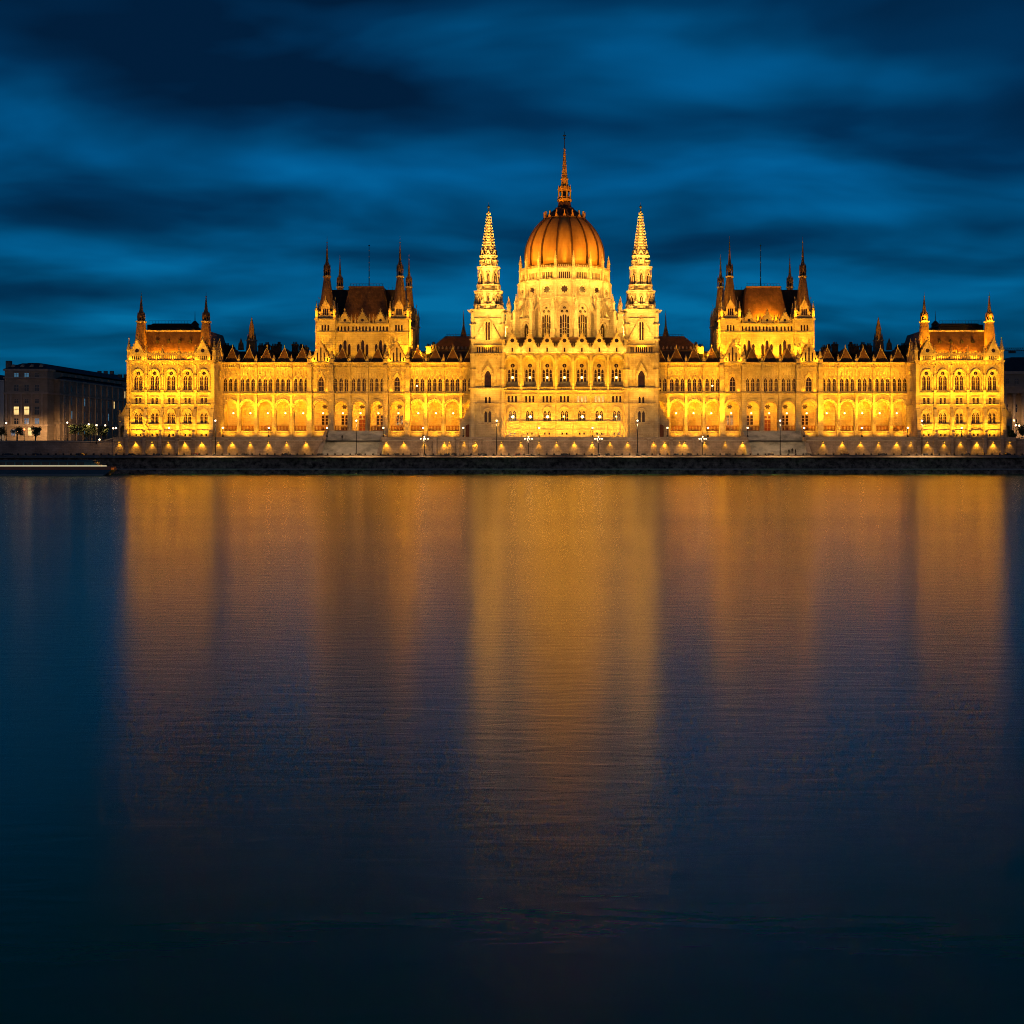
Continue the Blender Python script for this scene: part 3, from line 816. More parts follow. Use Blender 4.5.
    fp.build('flagpole', ['iron', 'chrome'], tw)
    return tw

def spire_tower(S):
    xc, yc, h = -22.95, 6.75, 4.7
    t = MB(S); yf = 2.05
    z311 = Z(311, 3)
    t.box(xc - h + .5, xc + h - .5, yf + .5, yc + h - .5, BASE - 1, z311, 0)
    wz = dict(w1=Z(387.7, yf), w2=Z(403, yf), w3=Z(422, yf))
    for a in (0, PI / 2, PI, -PI / 2):
        F = Fr(xc + h * math.sin(a), yc - h * math.cos(a), a)
        holes = [lancet(0, wz['w1'], Z(370.5, yf), 1.0),
                 lancet(-.55, wz['w2'], Z(396.5, yf), .33), lancet(.55, wz['w2'], Z(396.5, yf), .33),
                 lancet(-.6, wz['w3'], Z(411, yf), .42), lancet(.6, wz['w3'], Z(411, yf), .42),
                 lancet(-.38, Z(340, yf), Z(321.5, yf), .27), lancet(.38, Z(340, yf), Z(321.5, yf), .27)]
        col_ = [rect(u - .2, u + .2, Z(352.5, yf), Z(347, yf)) for u in (-3.1, -2.5, -1.5, -.9, -.3, .3, .9, 1.5, 2.5, 3.1)]
        t.panel(F, rect(-h, h, BASE - 1, z311), holes + col_, .5, 0)
        for hh in holes + col_: t.add([F.p(p, .46, q) for p, q in hh], [tuple(range(len(hh)))], 2)
        for zz, hh, pr in ((354.3, .35, .55), (345.8, .3, .4), (389.5, .5, 1.0), (404.3, .3, .5), (424, .3, .4), (434.6, .25, .4), (318.6, .25, .3)):
            t.fbox(F, -h - pr * .8, h + pr * .8, -pr, .1, Z(zz, yf), Z(zz, yf) + hh, 1)
        dentils(t, F, -h, h, Z(355.9, yf), Z(354.4, yf), .7, .35, 1)
        ogee(t, F, 0, Z(376, yf), 1.45, 3.6, .35, .45)
        for sg in (-1, 1):
            t.fbox(F, sg * 1.6 - .18, sg * 1.6 + .18, -.4, .1, wz['w1'], Z(376, yf), 1)
            # raking buttress strips beside the tall lancets
            t.prism(F, [(sg * 4.0, Z(343, yf)), (sg * 3.5, Z(343, yf)), (sg * 1.5, Z(326, yf)), (sg * 1.5, Z(324, yf)), (sg * 4.0, Z(339, yf))][::sg], -.35, .05, 1)
            t.fbox(F, sg * .95 - .12, sg * .95 + .12, -.25, .1, Z(342, yf), Z(321, yf), 1)
            t.fbox(F, sg * 2.6 - .1, sg * 2.6 + .1, -.22, .1, Z(386, yf), Z(358, yf), 1)
            t.fbox(F, sg * 2.2 - .1, sg * 2.2 + .1, -.2, .1, Z(419, yf), Z(406, yf), 1)
        hood(t, F, 0, Z(414, yf), 1.3, 1.6, .25, .25, drop=.2)
        ogee(t, F, 0, Z(324, yf), .8, 2.4, .25, .3)
        t.fbox(F, -h - .45, h + .45, -.5, .1, z311, z311 + .5, 1)
        for u in (-3.6, 0, 3.6): t.fbox(F, u - .15, u + .15, -1.5, 0, z311 + .1, z311 + .35, 1)
    for sx in (-1, 1):
        for sy in (-1, 1):
            x, y = xc + sx * (h - .2), yc + sy * (h - .2)
            t.frust(x, y, BASE - 1, Z(404, yf), 1.0, .95, 8)
            t.frust(x, y, Z(404, yf), Z(354, yf), .8, .8, 8)
            t.frust(x, y, Z(354, yf), z311 - .6, .62, .6, 8)
            for zz in (404, 389, 370, 354, 340, 325): t.frust(x, y, Z(zz, yf) - .02, Z(zz, yf) + .33, 1.02, 1.02, 8, m=1)
    # diminishing stages
    st = [(311, 291.5, 4.0, 3.6), (291, 267.3, 3.15, 2.65), (266.5, 256, 2.2, 2.1)]
    for (ya, yb, r0, r1) in st:
        za, zb = Z(ya, yc) + .5, Z(yb, yc)
        t.frust(xc, yc, za, zb, r0, r1, 8)
        nrm = 8
        for i in range(nrm):
            a = i * PI / 4
            rm = (r0 + r1) / 2 + .12
            F = Fr(xc + rm * math.sin(a), yc - rm * math.cos(a), a)
            hh = zb - za
            fw = rm * math.tan(PI / 8)
            t.prism(F, [(-.42, za + .15 * hh), (.42, za + .15 * hh), (.42, za + .55 * hh), (0, za + .68 * hh), (-.42, za + .55 * hh)], -.02 - (r0 - r1) * .3, .1, 2)
            t.fbox(F, -.06, .06, -.14 - (r0 - r1) * .3, .1, za + .15 * hh, za + .6 * hh, 1)
            ogee(t, F, 0, za + .55 * hh, .62, hh * .26, .16, .3)
            # balustrade at the foot
            for j in range(4):
                u = -fw + (j + .5) * fw / 2
                t.fbox(F, u - .1, u + .1, -.55, -.4, za, za + 1.0, 1)
            t.fbox(F, -fw, fw, -.6, -.35, za + 1.0, za + 1.2, 1)
            t.fbox(F, -fw - .2, fw + .2, -.45, .3, zb - .3, zb + .02, 1)
            t.fbox(F, -fw, fw, -.3, .3, zb - .75, zb - .45, 1)
    z254 = Z(256, yc)
    for i in range(8):
        a = i * PI / 4
        F = Fr(xc + 2.3 * math.sin(a), yc - 2.3 * math.cos(a), a)
        t.prism(F, [(-.85, z254), (.85, z254), (0, z254 + 1.7)], -.25, .2, 1)
        t.prism(F, [(-.4, z254 + .1), (.4, z254 + .1), (0, z254 + 1.0)], -.28, -.2, 2)
    tw = t.build('spire_tower', ['stone', 'trim', 'glass'], root)
    # pinnacles of the upper stages
    for (ya, yt, r, w) in ((311, 296, 4.2, .85), (291.5, 279, 3.2, .75), (267, 258, 2.2, .5)):
        for i in range(8):
            a = (i + .5) * PI / 4
            pinn(tw, S, xc + r * math.sin(a), yc - r * math.cos(a), Z(ya, yc) + .3, Z(yt, yc), w, 'tower_pinnacle')
    # crocketed stone needle
    s = MB(S)
    zb, ztp = z254, Z(213.5, yc)
    s.frust(xc, yc, zb, ztp, 2.05, .3, 8)
    n = 15
    for j in range(n):
        tt = (j + .6) / n; z = zb + (ztp - zb) * tt; r = 2.05 + (.3 - 2.05) * tt
        s.frust(xc, yc, z - .05, z + .25, r + .22, r + .10, 8, m=0)
        for i in range(8):
            a = (i + .5) * PI / 4 ; rr = r * 1.08 + .22
            s.frust(xc + rr * math.sin(a), yc - rr * math.cos(a), z, z + .45, .19, .05, 4)
    s.frust(xc, yc, ztp, ztp + .5, .42, .42, 8, m=0); s.frust(xc, yc, ztp + .5, Z(208, yc), .2, .14, 6, m=1)
    s.ball(xc, yc, Z(207, yc), .42, 1); s.frust(xc, yc, Z(206.5, yc), Z(202.5, yc), .09, .02, 4, m=1)
    s.build('spire', ['trim', 'iron'], tw)
    # porch running down on the outer side
    p = MB(S); Fp = Fr(-29.6, 3.4)
    p.panel(Fp, [(-1.7, BASE - 1), (1.95, BASE - 1), (1.95, Z(404, 3)), (.6, Z(410, 3)), (-.6, Z(420, 3)), (-1.7, Z(421, 3))], [roundarch(.7, BASE, Z(427, 3), .8)], .6, 0)
    p.prism(Fp, [(-1.7, Z(421, 3)), (-.6, Z(420, 3)), (.6, Z(410, 3)), (1.95, Z(404, 3)), (1.95, Z(402.5, 3)), (.5, Z(408.5, 3)), (-.7, Z(418.5, 3)), (-1.7, Z(419.5, 3))], -.2, 5, 1)
    p.add([Fp.p(-1.65, .6, BASE - 1), Fp.p(1.95, .6, BASE - 1), Fp.p(1.95, .6, Z(405, 3)), Fp.p(-1.65, .6, Z(422, 3))], [(0, 1, 2, 3)], 2)
    p.add([Fp.p(-1.7, 0, BASE - 1), Fp.p(-1.7, 6, BASE - 1), Fp.p(-1.7, 6, Z(421, 3)), Fp.p(-1.7, 0, Z(421, 3))], [(0, 1, 2, 3)], 0)
    p.build('side_porch', ['stone', 'trim', 'door'], tw)
    return tw

def central_block():
    yc = 2.5; pitch = 5.21; ztop = Z(353.5, yc)
    t = MB()
    bx = [(i - 3) * pitch for i in range(7)]
    zl0, zsp = Z(387, yc), Z(364, yc)
    t.box(-18.2, 18.2, yc + 3.6, 22, BASE - 1, ztop, 0)
    t.box(-18.2, 18.2, yc + .7, yc + 3.59, BASE - 1, zl0 - .02, 0)
    t.box(-18.2, 18.2, yc + .7, yc + 3.59, Z(357.5, yc) + .1, ztop, 0)
    zm, zlw, zb = Z(402.3, yc), Z(420.8, yc), Z(434.8, yc)
    OPM = [rect(-1.4, -.74, 0, 1.95), rect(-.33, .33, 0, 1.95), rect(.74, 1.4, 0, 1.95)]
    OPL = [lancet(-.62, 0, 3.1, .52), lancet(.62, 0, 3.1, .52)]
    WM = win_mesh('triple_square_window', OPM, bars=False); WMl = win_mesh('triple_square_window', OPM, 'litglass', bars=False)
    WL = win_mesh('arched_window', OPL, lamp=(.12, 1.2, .42)); WL2 = win_mesh('arched_window', OPL, lamp=(-.1, 1.3, .25))
    OPB = [circle(0, 6.6, .68, 10), lancet(-1.05, 1.7, 5.5, .4), lancet(0, 1.7, 5.8, .42), lancet(1.05, 1.7, 5.5, .4)]
    WBK = win_mesh('loggia_window', OPB); WBK2 = win_mesh('loggia_window', OPB)
    for x in bx:
        F = Fr(x, yc)
        arch = roundarch(0, zl0, zsp, 1.85, 2.1)
        t.panel(F, rect(-pitch / 2, pitch / 2, BASE - 1, ztop), [arch] + shift(OPM, 0, zm) + shift(OPL, 0, zlw) + shift(OP_BASE, 0, zb), .55, 0)
        t.ring(F, archcurve(0, zsp, 1.85, 2.1, 8, zl0), archcurve(0, zsp, 2.1, 2.4, 8, zl0), -.2, .5, 0)
        t.ring(F, archcurve(0, zsp, 2.15, 2.5, 8), archcurve(0, zsp, 2.42, 2.85, 8), -.75, .1, 0)
        hood(t, F, 0, zlw + 2.6, 1.35, 1.5, .3, .55, drop=.3)
        for zz, pr, hh in ((403.4, .55, .25), (391.2, 1.0, .35), (421.9, .5, .25), (430, .5, .2), (394.6, .3, .2)):
            t.fbox(F, -pitch / 2, pitch / 2, -pr, .1, Z(zz, yc), Z(zz, yc) + hh, 1)
        # balcony balustrade
        for j in range(9): 
            u = -pitch / 2 + (j + .5) * pitch / 9
            t.fbox(F, u - .12, u + .12, -.5, -.3, Z(391.2, yc) + .35, Z(387.6, yc), 1)
        t.fbox(F, -pitch / 2, pitch / 2, -.55, -.25, Z(387.6, yc), Z(387.6, yc) + .2, 1)
        # carved panels under the cornice and beside the lower windows
        for u in (-2.1, -1.5, 1.5, 2.1): t.fbox(F, u - .07, u + .07, -.14, .05, zm - .0, zm + 2.0, 1)
        # loggia back wall
        Fb = Fr(x, yc + 3.0)
        t.panel(Fb, rect(-pitch / 2, pitch / 2, zl0 - .1, Z(357, yc)), shift(OPB, 0, zl0), .5, 0)
    for i in range(8):
        x = (i - 3.5) * pitch
        t.fbox(Fr(x, yc), -.3, .3, -.9, .1, Z(391, yc), ztop - .5, 0) if i not in (0, 7) else None
        t.fbox(Fr(x, yc), -.17, .17, -.35, .1, BASE, Z(392, yc), 1) if i not in (0, 7) else None
        t.fbox(Fr(x, yc), -.4, .4, -.6, .1, Z(366, yc), Z(364.5, yc), 1) if i not in (0, 7) else None
    F = Fr(0, yc)
    t.fbox(F, -18.2, 18.2, -.7, .2, ztop, ztop + .4, 1)
    t.fbox(F, -18.2, 18.2, -.4, .2, ztop - .4, ztop - .003, 1)
    dentils(t, F, -18.2, 18.2, ztop - .8, ztop - .403, .65, .3, 1)
    cb = t.build('central_block', ['stone', 'trim'], root)
    for i, x in enumerate(bx):
        put('triple_square_window', WMl if i in (4, 5) else WM, cb, 1, x, yc, zm)
        put('arched_window', WL if i in (0, 1, 2, 4, 5) else WL2, cb, 1, x, yc, zlw)
        for q in (-.67, .67): put('basement_window', W_BASE, cb, 1, x + q, yc, zb)
        put('loggia_window', WBK if i not in (3, 0) else WBK2, cb, 1, x, yc + 3.0, zl0)
        gable_piece('gable', cb, 1, x, yc - .3, ztop + .4, Z(348, yc), Z(333.5, yc), 2.2,
                    [circle(0, Z(340.5, yc), .62, 10), rect(-.24, .24, ztop + .5, Z(347.6, yc))], 3.5)
    for i in range(8):
        pinn(cb, 1, (i - 3.5) * pitch, yc - .2, ztop + .3, Z(343, yc), .6)
    r = MB()
    r.hip(-18, 18, yc + 2, 24, ztop - .2, Z(338, 14), 3, 7, 0)
    r.build('roof', ['roof'], cb)
    return cb, bx, zl0, zlw, ztop

DCY = 35.0
def dome():
    t = MB()
    n = 16
    zA, zB_, zC, zD = 31.0, Z(297, 20), Z(279.5, 20.5), Z(270, 21)
    Ra, Rb, Rc = 15.0, 14.55, 14.1
    tall = [lancet(-1.15, 0, 9.0, .36), lancet(-.38, 0, 9.4, .3), lancet(.38, 0, 9.4, .3), lancet(1.15, 0, 9.0, .36),
            circle(-.75, 10.3, .5, 8), circle(.75, 10.3, .5, 8), circle(0, 11.4, .5, 8)]
    z_t = Z(344, 20)
    tallw = win_mesh('drum_window', tall)
    rose = [star(0, 0, 1.3, 8)]
    rosew = win_mesh('rose_window', rose, bars=False)
    drum_w = []
    for i in range(n):
        a = i * 2 * PI / n
        sn, cs = math.sin(a), math.cos(a)
        tn = math.tan(PI / n)
        F = Fr(Ra * sn, DCY - Ra * cs, a)
        hw = Ra * tn
        t.panel(F, rect(-hw, hw, zA, zB_), shift(tall, 0, z_t), .5, 0)
        hood(t, F, 0, z_t + 9.8, 1.75, 2.8, .35, .35, drop=5)
        for u in (-2.35, 2.35): t.fbox(F, u - .1, u + .1, -.2, .1, zA, zB_ - 2, 1)
        t.fbox(F, -hw, hw, -.3, .6, zB_, zB_ + .35, 1)
        F2 = Fr(Rb * sn, DCY - Rb * cs, a); h2 = Rb * tn
        zr = Z(288.8, 20.5)
        t.panel(F2, rect(-h2, h2, zB_, zC), shift(rose, 0, zr), .4, 0)
        t.ring(F2, circle(0, zr, 1.4, 16), circle(0, zr, 1.62, 16), -.15, .05, 1, True)
        for u in (-2.3, 2.3): t.fbox(F2, u - .1, u + .1, -.15, .1, zB_ + .3, zC, 1)
        t.fbox(F2, -h2, h2, -.35, .6, zC, zC + .3, 1)
        F3 = Fr(Rc * sn, DCY - Rc * cs, a); h3 = Rc * tn
        sl = [rect(u - .2, u + .2, zC + .45, zC + 2.6) for u in (-1.5, -.9, -.3, .3, .9, 1.5)]
        t.panel(F3, rect(-h3, h3, zC + .3, zD + 1.2), sl, .35, 0)
        for h in sl: t.add([F3.p(p, .33, q) for p, q in h], [tuple(range(4))], 2)
        t.fbox(F3, -h3, h3, -.35, .5, zD + .6, zD + 1.0, 1)
        dentils(t, F3, -h3, h3, zD + 1.0, zD + 1.75, .62, .15, 1)
        drum_w.append((a, F, F2, zr))
    t.lathe(0, DCY, [(Ra * .965, zA), (Ra * .965, zB_ + .3), (Rb * .965, zB_ + .31), (Rb * .965, zC + .2), (Rc * .96, zC + .21), (Rc * .96, zD + .9)], 16, PI / 16, 0)
    # corner shafts
    for i in range(n):
        a = (i + .5) * 2 * PI / n
        for R0, z0, z1, hw, pr in ((Ra / math.cos(PI / n), zA, zB_, .55, .5), (Rb / math.cos(PI / n), zB_, zC, .5, .5), (Rc / math.cos(PI / n), zC, zD + 1.4, .45, .45)):
            F = Fr(R0 * math.sin(a), DCY - R0 * math.cos(a), a)
            t.fbox(F, -hw, hw, -pr, .6, z0, z1, 0)
            t.fbox(F, -hw - .1, hw + .1, -pr - .15, .5, z1 - .5, z1 - .15, 1)
    dr = t.build('drum', ['stone', 'trim', 'glass'], root)
    for a, F, F2, zr in drum_w:
        if math.cos(a) < -.3: continue
        link('drum_window', tallw, dr, (F.x, F.y, z_t), a)
        link('rose_window', rosew, dr, (F2.x, F2.y, zr), a)
    Rp = 18.3
    for i in range(n):
        a = (i + .5) * 2 * PI / n
        rc = Rc / math.cos(PI / n) + .1
        link('drum_pinnacle', PINN, dr, (rc * math.sin(a), DCY - rc * math.cos(a), zD + 1.2), a, (.78, .78, (Z(250.5, 21) - zD - 1.2) / 10))
        # flying buttress: outer pier, raking flyer
        b = MB()
        Fp = Fr(Rp * math.sin(a), DCY - Rp * math.cos(a), a)
        zp = Z(309, 17)
        b.fbox(Fp, -.75, .75, -.9, .9, zA - 1, Z(330, 17), 0)
        b.fbox(Fp, -.62, .62, -.75, .75, Z(330, 17), zp, 0)
        b.fbox(Fp, -.85, .85, -1.0, 1.0, Z(330, 17) - .2, Z(330, 17) + .25, 1)
        b.fbox(Fp, -.8, .8, -.95, .95, zp - .3, zp + .1, 1)
        # flyer in the radial plane
        for sgn in (1,):
            def rp(r, z, u):
                return (r * math.sin(a) + u * math.cos(a), DCY - r * math.cos(a) + u * math.sin(a), z)
            prof = [(Rp, Z(316, 17)), (Rp, Z(312.5, 17)), (Ra + .1, Z(299, 20)), (Ra + .1, Z(303.5, 20)), (Ra + 1.1, Z(309, 19)), (Ra + 2.2, Z(315, 18))]
            m_ = len(prof)
            P = [rp(r, z, -.32) for r, z in prof] + [rp(r, z, .32) for r, z in prof]
            b.add(P, [tuple(range(m_)), tuple(range(2 * m_ - 1, m_ - 1, -1))] + [(j, (j + 1) % m_, (j + 1) % m_ + m_, j + m_) for j in range(m_)], 0)
        b.build('flying_buttress', ['stone', 'trim'], dr)
        link('buttress_pinnacle', PINN, dr, (Fp.x, Fp.y, zp), a, (1.05, 1.05, (Z(291, 17) - zp) / 10))
        pass
    # ring aisle at the sides
    for i in range(n):
        a = i * 2 * PI / n
        if abs(math.sin(a)) < .6: continue
        b = MB(); Ro = 17.2; hw = Ro * math.tan(PI / n)
        F = Fr(Ro * math.sin(a), DCY - Ro * math.cos(a), a)
        zt = Z(319, 22)
        op = [lancet(0, Z(344, 22), Z(323, 22), 1.2, rise=1.3)]
        b.panel(F, rect(-hw, hw, zA, zt), op, .6, 0)
        b.add([F.p(p, .55, q) for p, q in op[0]], [tuple(range(len(op[0])))], 2)
        hood(b, F, 0, Z(328, 22), 1.5, 1.9, .3, .3, drop=2)
        b.fbox(F, -.08, .08, .3, .5, Z(346, 20), Z(327, 20), 1)
        b.fbox(F, -hw, hw, -.4, .3, zt, zt + .35, 1)
        b.add([F.p(-hw, 0, zt + .1), F.p(hw, 0, zt + .1), F.p(hw * .85, 2.4, zt + .5), F.p(-hw * .85, 2.4, zt + .5)], [(0, 1, 2, 3)], 3)
        op2 = [lancet(-.9, zt + 1.8, zt + 5.6, .3), lancet(.9, zt + 1.8, zt + 5.6, .3)]
        b.build('ring_aisle', ['stone', 'trim', 'glass', 'roof'], dr)
    # shell
    k = kk(DCY)
    zz = lambda y: Z(y, DCY)
    prof = [(39.2, 268), (39.6, 262), (39.6, 256), (38.9, 250), (37.4, 245), (35.4, 240), (33.0, 235), (30.0, 230.3), (27.0, 226.5), (24.2, 223.4), (21.5, 220.8), (20.6, 220.2)]
    d = MB()
    q = 1.0
    d.lathe(0, DCY, [(r * k * q, zz(y)) for r, y in prof], 16 * 3, PI / 16, 0)
    dm = d.build('dome', ['dome'], root, smooth=True)
    for i in range(16):
        a = (i + .5) * PI / 8
        b = MB()
        P = []
        for r, y in prof:
            rr = r * k + .02
            for du, dr_ in ((-.26, 0), (-.2, .34), (.2, .34), (.26, 0)):
                sc = .55 + .45 * r / 39
                P.append(((rr + dr_) * math.sin(a) + du * sc * math.cos(a), DCY - (rr + dr_) * math.cos(a) + du * sc * math.sin(a), zz(y) + dr_ * .2))
        fs = []
        for j in range(len(prof) - 1):
            for e in range(3): fs.append((4 * j + e, 4 * j + e + 1, 4 * j + 5 + e, 4 * j + 4 + e))
        b.add(P, fs); b.build('rib', ['rib'], dm)
    # crown of the dome
    b = MB()
    cp = [(21.6, 220.6), (21.8, 219.4), (19.5, 217.5), (15.5, 214), (12, 211.3), (9.6, 209.5), (9.3, 208.3), (7.2, 207.6), (6.5, 205), (6.2, 202.6)]
    b.lathe(0, DCY, [(r * k, zz(y)) for r, y in cp], 16, PI / 16, 0)
    b.build('crown_roof', ['rib'], dm)
    for i in range(16):
        a = i * PI / 8
        Fg = Fr(20.2 * k * math.sin(a), DCY - 20.2 * k * math.cos(a), a)
        b = MB()
        b.prism(Fg, [(-.55, zz(220.5)), (.55, zz(220.5)), (.5, zz(218)), (.12, zz(216)), (.07, zz(212.5)), (-.07, zz(212.5)), (-.12, zz(216)), (-.5, zz(218))], -.3, .3, 0)
        b.build('crown_gablet', ['dome'], dm)
    l = MB()
    lp = [(8.4, 209.6), (8.8, 208.2), (6.0, 207.5), (5.2, 204), (5.2, 202.5), (7.4, 201.3), (7.6, 199.5), (6.0, 199.0)]
    l.lathe(0, DCY, [(r * k, zz(y)) for r, y in lp], 16, PI / 16, 0)
    l.frust(0, DCY, zz(199.5), zz(188), 4.0 * k, 3.6 * k, 8, m=1)
    for i in range(8):
        a = (i + .5) * PI / 4
        x, y = 6.3 * k * math.sin(a), DCY - 6.3 * k * math.cos(a)
        l.frust(x, y, zz(199), zz(190), .26, .22, 4); l.frust(x, y, zz(190), zz(185.5), .3, .03, 4)
        a = i * PI / 4
        F = Fr(5.4 * k * math.sin(a), DCY - 5.4 * k * math.cos(a), a)
        l.prism(F, [(-.8, zz(191.5)), (.8, zz(191.5)), (0, zz(186))], -.1, .25, 0)
        l.fbox(F, -.8, .8, -.1, .1, zz(199), zz(197), 0)
    l.frust(0, DCY, zz(190), zz(187), 5.0 * k, 4.4 * k, 8); l.frust(0, DCY, zz(187), zz(179.5), 3.9 * k, 3.1 * k, 8)
    l.frust(0, DCY, zz(179.5), zz(178), 3.9 * k, 3.6 * k, 8)
    l.build('lantern', ['dome', 'iron'], dm)
    s = MB()
    s.frust(0, DCY, zz(178), zz(149), 2.7 * k, .75 * k, 8)
    for j in range(13):
        tt = (j + .5) / 13; z = zz(178) + (zz(149) - zz(178)) * tt; r = (2.7 + (.75 - 2.7) * tt) * k
        s.frust(0, DCY, z, z + .18, r + .12, r + .10, 8, m=0)
    s.frust(0, DCY, zz(149), zz(148), .4, .4, 6, m=2); s.frust(0, DCY, zz(148), zz(131.5), .14, .05, 6, m=1)
    s.ball(0, DCY, zz(138.5), .3, 1); s.frust(0, DCY, zz(136), zz(135.4), .5, .5, 4, m=1)
    s.build('dome_spire', ['dome', 'iron', 'chrome'], dm)
    return dr, dm

SS = (1, -1.0035)
for S in SS:
    pavilion(S)
    wg, WBX, ZFL, ZSPR = wing(S)
    square_tower(S)
    spire_tower(S)
    # inner hall roof between wing and dome
    b = MB(S)
    xa, xb_ = X(426, 32), -12
    b.box(xa + 1.4, xb_, 30, 48, 30, Z(350.5, 32), 1)
    b.hip(xa + .8, xb_, 29.4, 48.5, Z(351, 32), Z(336.3, 36), 5.2, 6.0, 0)
    for j in range(11): 
        x = xa + 3 + j * 1.25
        b.prism(Fr(x, 29.9), [(-.3, Z(350.5, 30)), (.3, Z(350.5, 30)), (.3, Z(347.5, 30)), (0, Z(346, 30)), (-.3, Z(347.5, 30))], 0, 3, 2)
    for j in range(12):
        x = xa + 6.5 + j; b.box(x - .04, x + .04, 37, 37.1, Z(336.3, 36), Z(334.4, 36), 3)
    b.box(xa + 6, xb_, 37, 37.08, Z(334.5, 36), Z(334.2, 36), 3)
    b.frust(X(463.5, 36), 36.5, Z(336.5, 36), Z(327, 36), 1.0, .35, 6, m=0); b.frust(X(463.5, 36), 36.5, Z(327, 36), Z(310, 36), .3, .03, 6, m=0)
    b.build('hall_roof', ['roof', 'stone', 'trim', 'iron'], root)
    # slender copper ridge turret near the pavilion
    b = MB(S); xt, yt = X(251.7, 24), 24
    b.frust(xt, yt, Z(352, yt), Z(341, yt), 1.5, 1.25, 4, m=0); b.frust(xt, yt, Z(341, yt), Z(340, yt), 1.5, 1.5, 4, m=1)
    b.frust(xt, yt, Z(340, yt), Z(330, yt), .95, .75, 8); b.frust(xt, yt, Z(330, yt), Z(317, yt), .85, .06, 8)
    for i in range(4):
        a = i * PI / 2 + PI / 4
        b.frust(xt + 1.3 * math.cos(a), yt + 1.3 * math.sin(a), Z(340, yt), Z(333, yt), .3, .03)
    b.build('ridge_turret', ['spire', 'trim'], root)
    b = MB(S); xt, yt = X(241, 24), 24
    b.frust(xt, yt, Z(350, yt), Z(343, yt), .9, .7, 8); b.frust(xt, yt, Z(343, yt), Z(338, yt), .5, .05, 8)
    b.build('ridge_turret', ['spire'], root)
cb, CBX, ZL0, ZLW, ZCT = central_block()
dome()

# ------------------------------------------------------------------ labels by place
REG = [(0, 112, 'the far left'), (112, 222, 'left end pavilion'), (222, 310, 'left outer wing'),
       (310, 408, 'left square tower'), (408, 471, 'left inner wing'), (471, 505, 'left spire tower'),
       (505, 624, 'central dome block'), (624, 658, 'right spire tower'), (658, 721, 'right inner wing'),
       (721, 819, 'right square tower'), (819, 907, 'right outer wing'), (907, 1017, 'right end pavilion'), (1017, 1100, 'the far right edge')]
ORD = ['first', 'second', 'third', 'fourth', 'fifth', 'sixth', 'seventh', 'eighth', 'ninth', 'tenth', 'eleventh', 'twelfth']
def place_labels(pxs, pre, prep='below'):
    out = {}
    groups = {}
    for p in sorted(pxs):
        for i, (a, b, nme) in enumerate(REG):
            if a <= p < b: groups.setdefault(i, []).append(p)
    for i, ps in groups.items():
        for j, p in enumerate(ps):
            o = '' if len(ps) == 1 else ', %s from left' % ORD[j]
            out[p] = '%s %s %s%s' % (pre, prep, REG[i][2], o)
    return out

# ------------------------------------------------------------------ lanterns in the arcades
lan_proto = None
def lantern_thing(loc, label, group):
    global lan_proto
    if lan_proto is None:
        e = empty('hanging_lantern', loc)
        m1 = MB(); m1.ball(0, 0, 0, .27, 0, 8); o1 = m1.build('glass_globe', ['lantern']); o1.parent = e
        m2 = MB(); m2.frust(0, 0, .27, .5, .22, .05, 6); m2.frust(0, 0, .45, 1.3, .025, .025, 4); m2.frust(0, 0, -.42, -.27, .03, .14, 6)
        o2 = m2.build('bracket', ['iron']); o2.parent = e
        lan_proto = e
    else: e = copy_thing(lan_proto, loc)
    tag(e, label, 'lantern', group); return e
ordn = lambda i: ORD[i]
log_proto = None
def loggia_lantern(loc, label, group):
    global log_proto
    if log_proto is None:
        e = empty('hanging_lantern', loc)
        m1 = MB(); m1.ball(0, 0, 0, .36, 0, 8); o1 = m1.build('glass_globe', ['soft_lantern']); o1.parent = e
        m2 = MB(); m2.frust(0, 0, .34, .6, .22, .05, 6); m2.frust(0, 0, .55, 3.6, .025, .025, 4)
        o2 = m2.build('bracket', ['iron']); o2.parent = e
        log_proto = e
    else: e = copy_thing(log_proto, loc)
    tag(e, label, 'lantern', group); return e
for S, side in ((1, 'left'), (-1.0035, 'right')):
    n_ = 0
    for i in range(13):
        x = (WBX[i] + WBX[i + 1]) / 2
        lantern_thing((S * x, YW + 3.6, Z(413.2, YW + 3.6)), 'bright lantern in arch %d of the %s wing arcade, counted from the outer end' % (i + 1, side), 'lanterns glowing inside the wing arcades')
for i, x in enumerate(CBX):
    loggia_lantern((x, 2.5 + 1.6, Z(377.5, 4)), 'bright lantern in the %s loggia arch of the central block from the left' % ordn(i), 'lanterns glowing in the central loggia')

# ------------------------------------------------------------------ setting
w = MB(); w.box(-4000, 4000, -1500, -36.5, -3, 0.0); water = struct('river_water', w, ['quay'])
g = MB(); g.add([(-4000, -6.0, BASE), (4000, -6.0, BASE), (4000, 5000, BASE), (-4000, 5000, BASE)], [(0, 1, 2, 3)]); struct('city_ground', g, ['land'])
g = MB(); g.add([(-134, -5.9, BASE + .006), (134, -5.9, BASE + .006), (134, 12, BASE + .006), (-134, 12, BASE + .006)], [(0, 1, 2, 3)]); struct('terrace_paving', g, ['paving'])
g = MB(); g.add([(-900, -39.4, 4.0), (900, -39.4, 4.0), (900, -6, 4.0), (-900, -6, 4.0)], [(0, 1, 2, 3)]); struct('quay_road', g, ['asphalt'])
g = MB(); g.box(-900, 900, -13.5, -6.2, 3.9, 4.14); struct('quay_pavement', g, ['paving'])
g = MB()
for i in range(-45, 46): g.box(i * 6 - 1.5, i * 6 + 1.5, -22.1, -21.95, 3.99, 4.006)
struct('road_marking', g, ['white'])

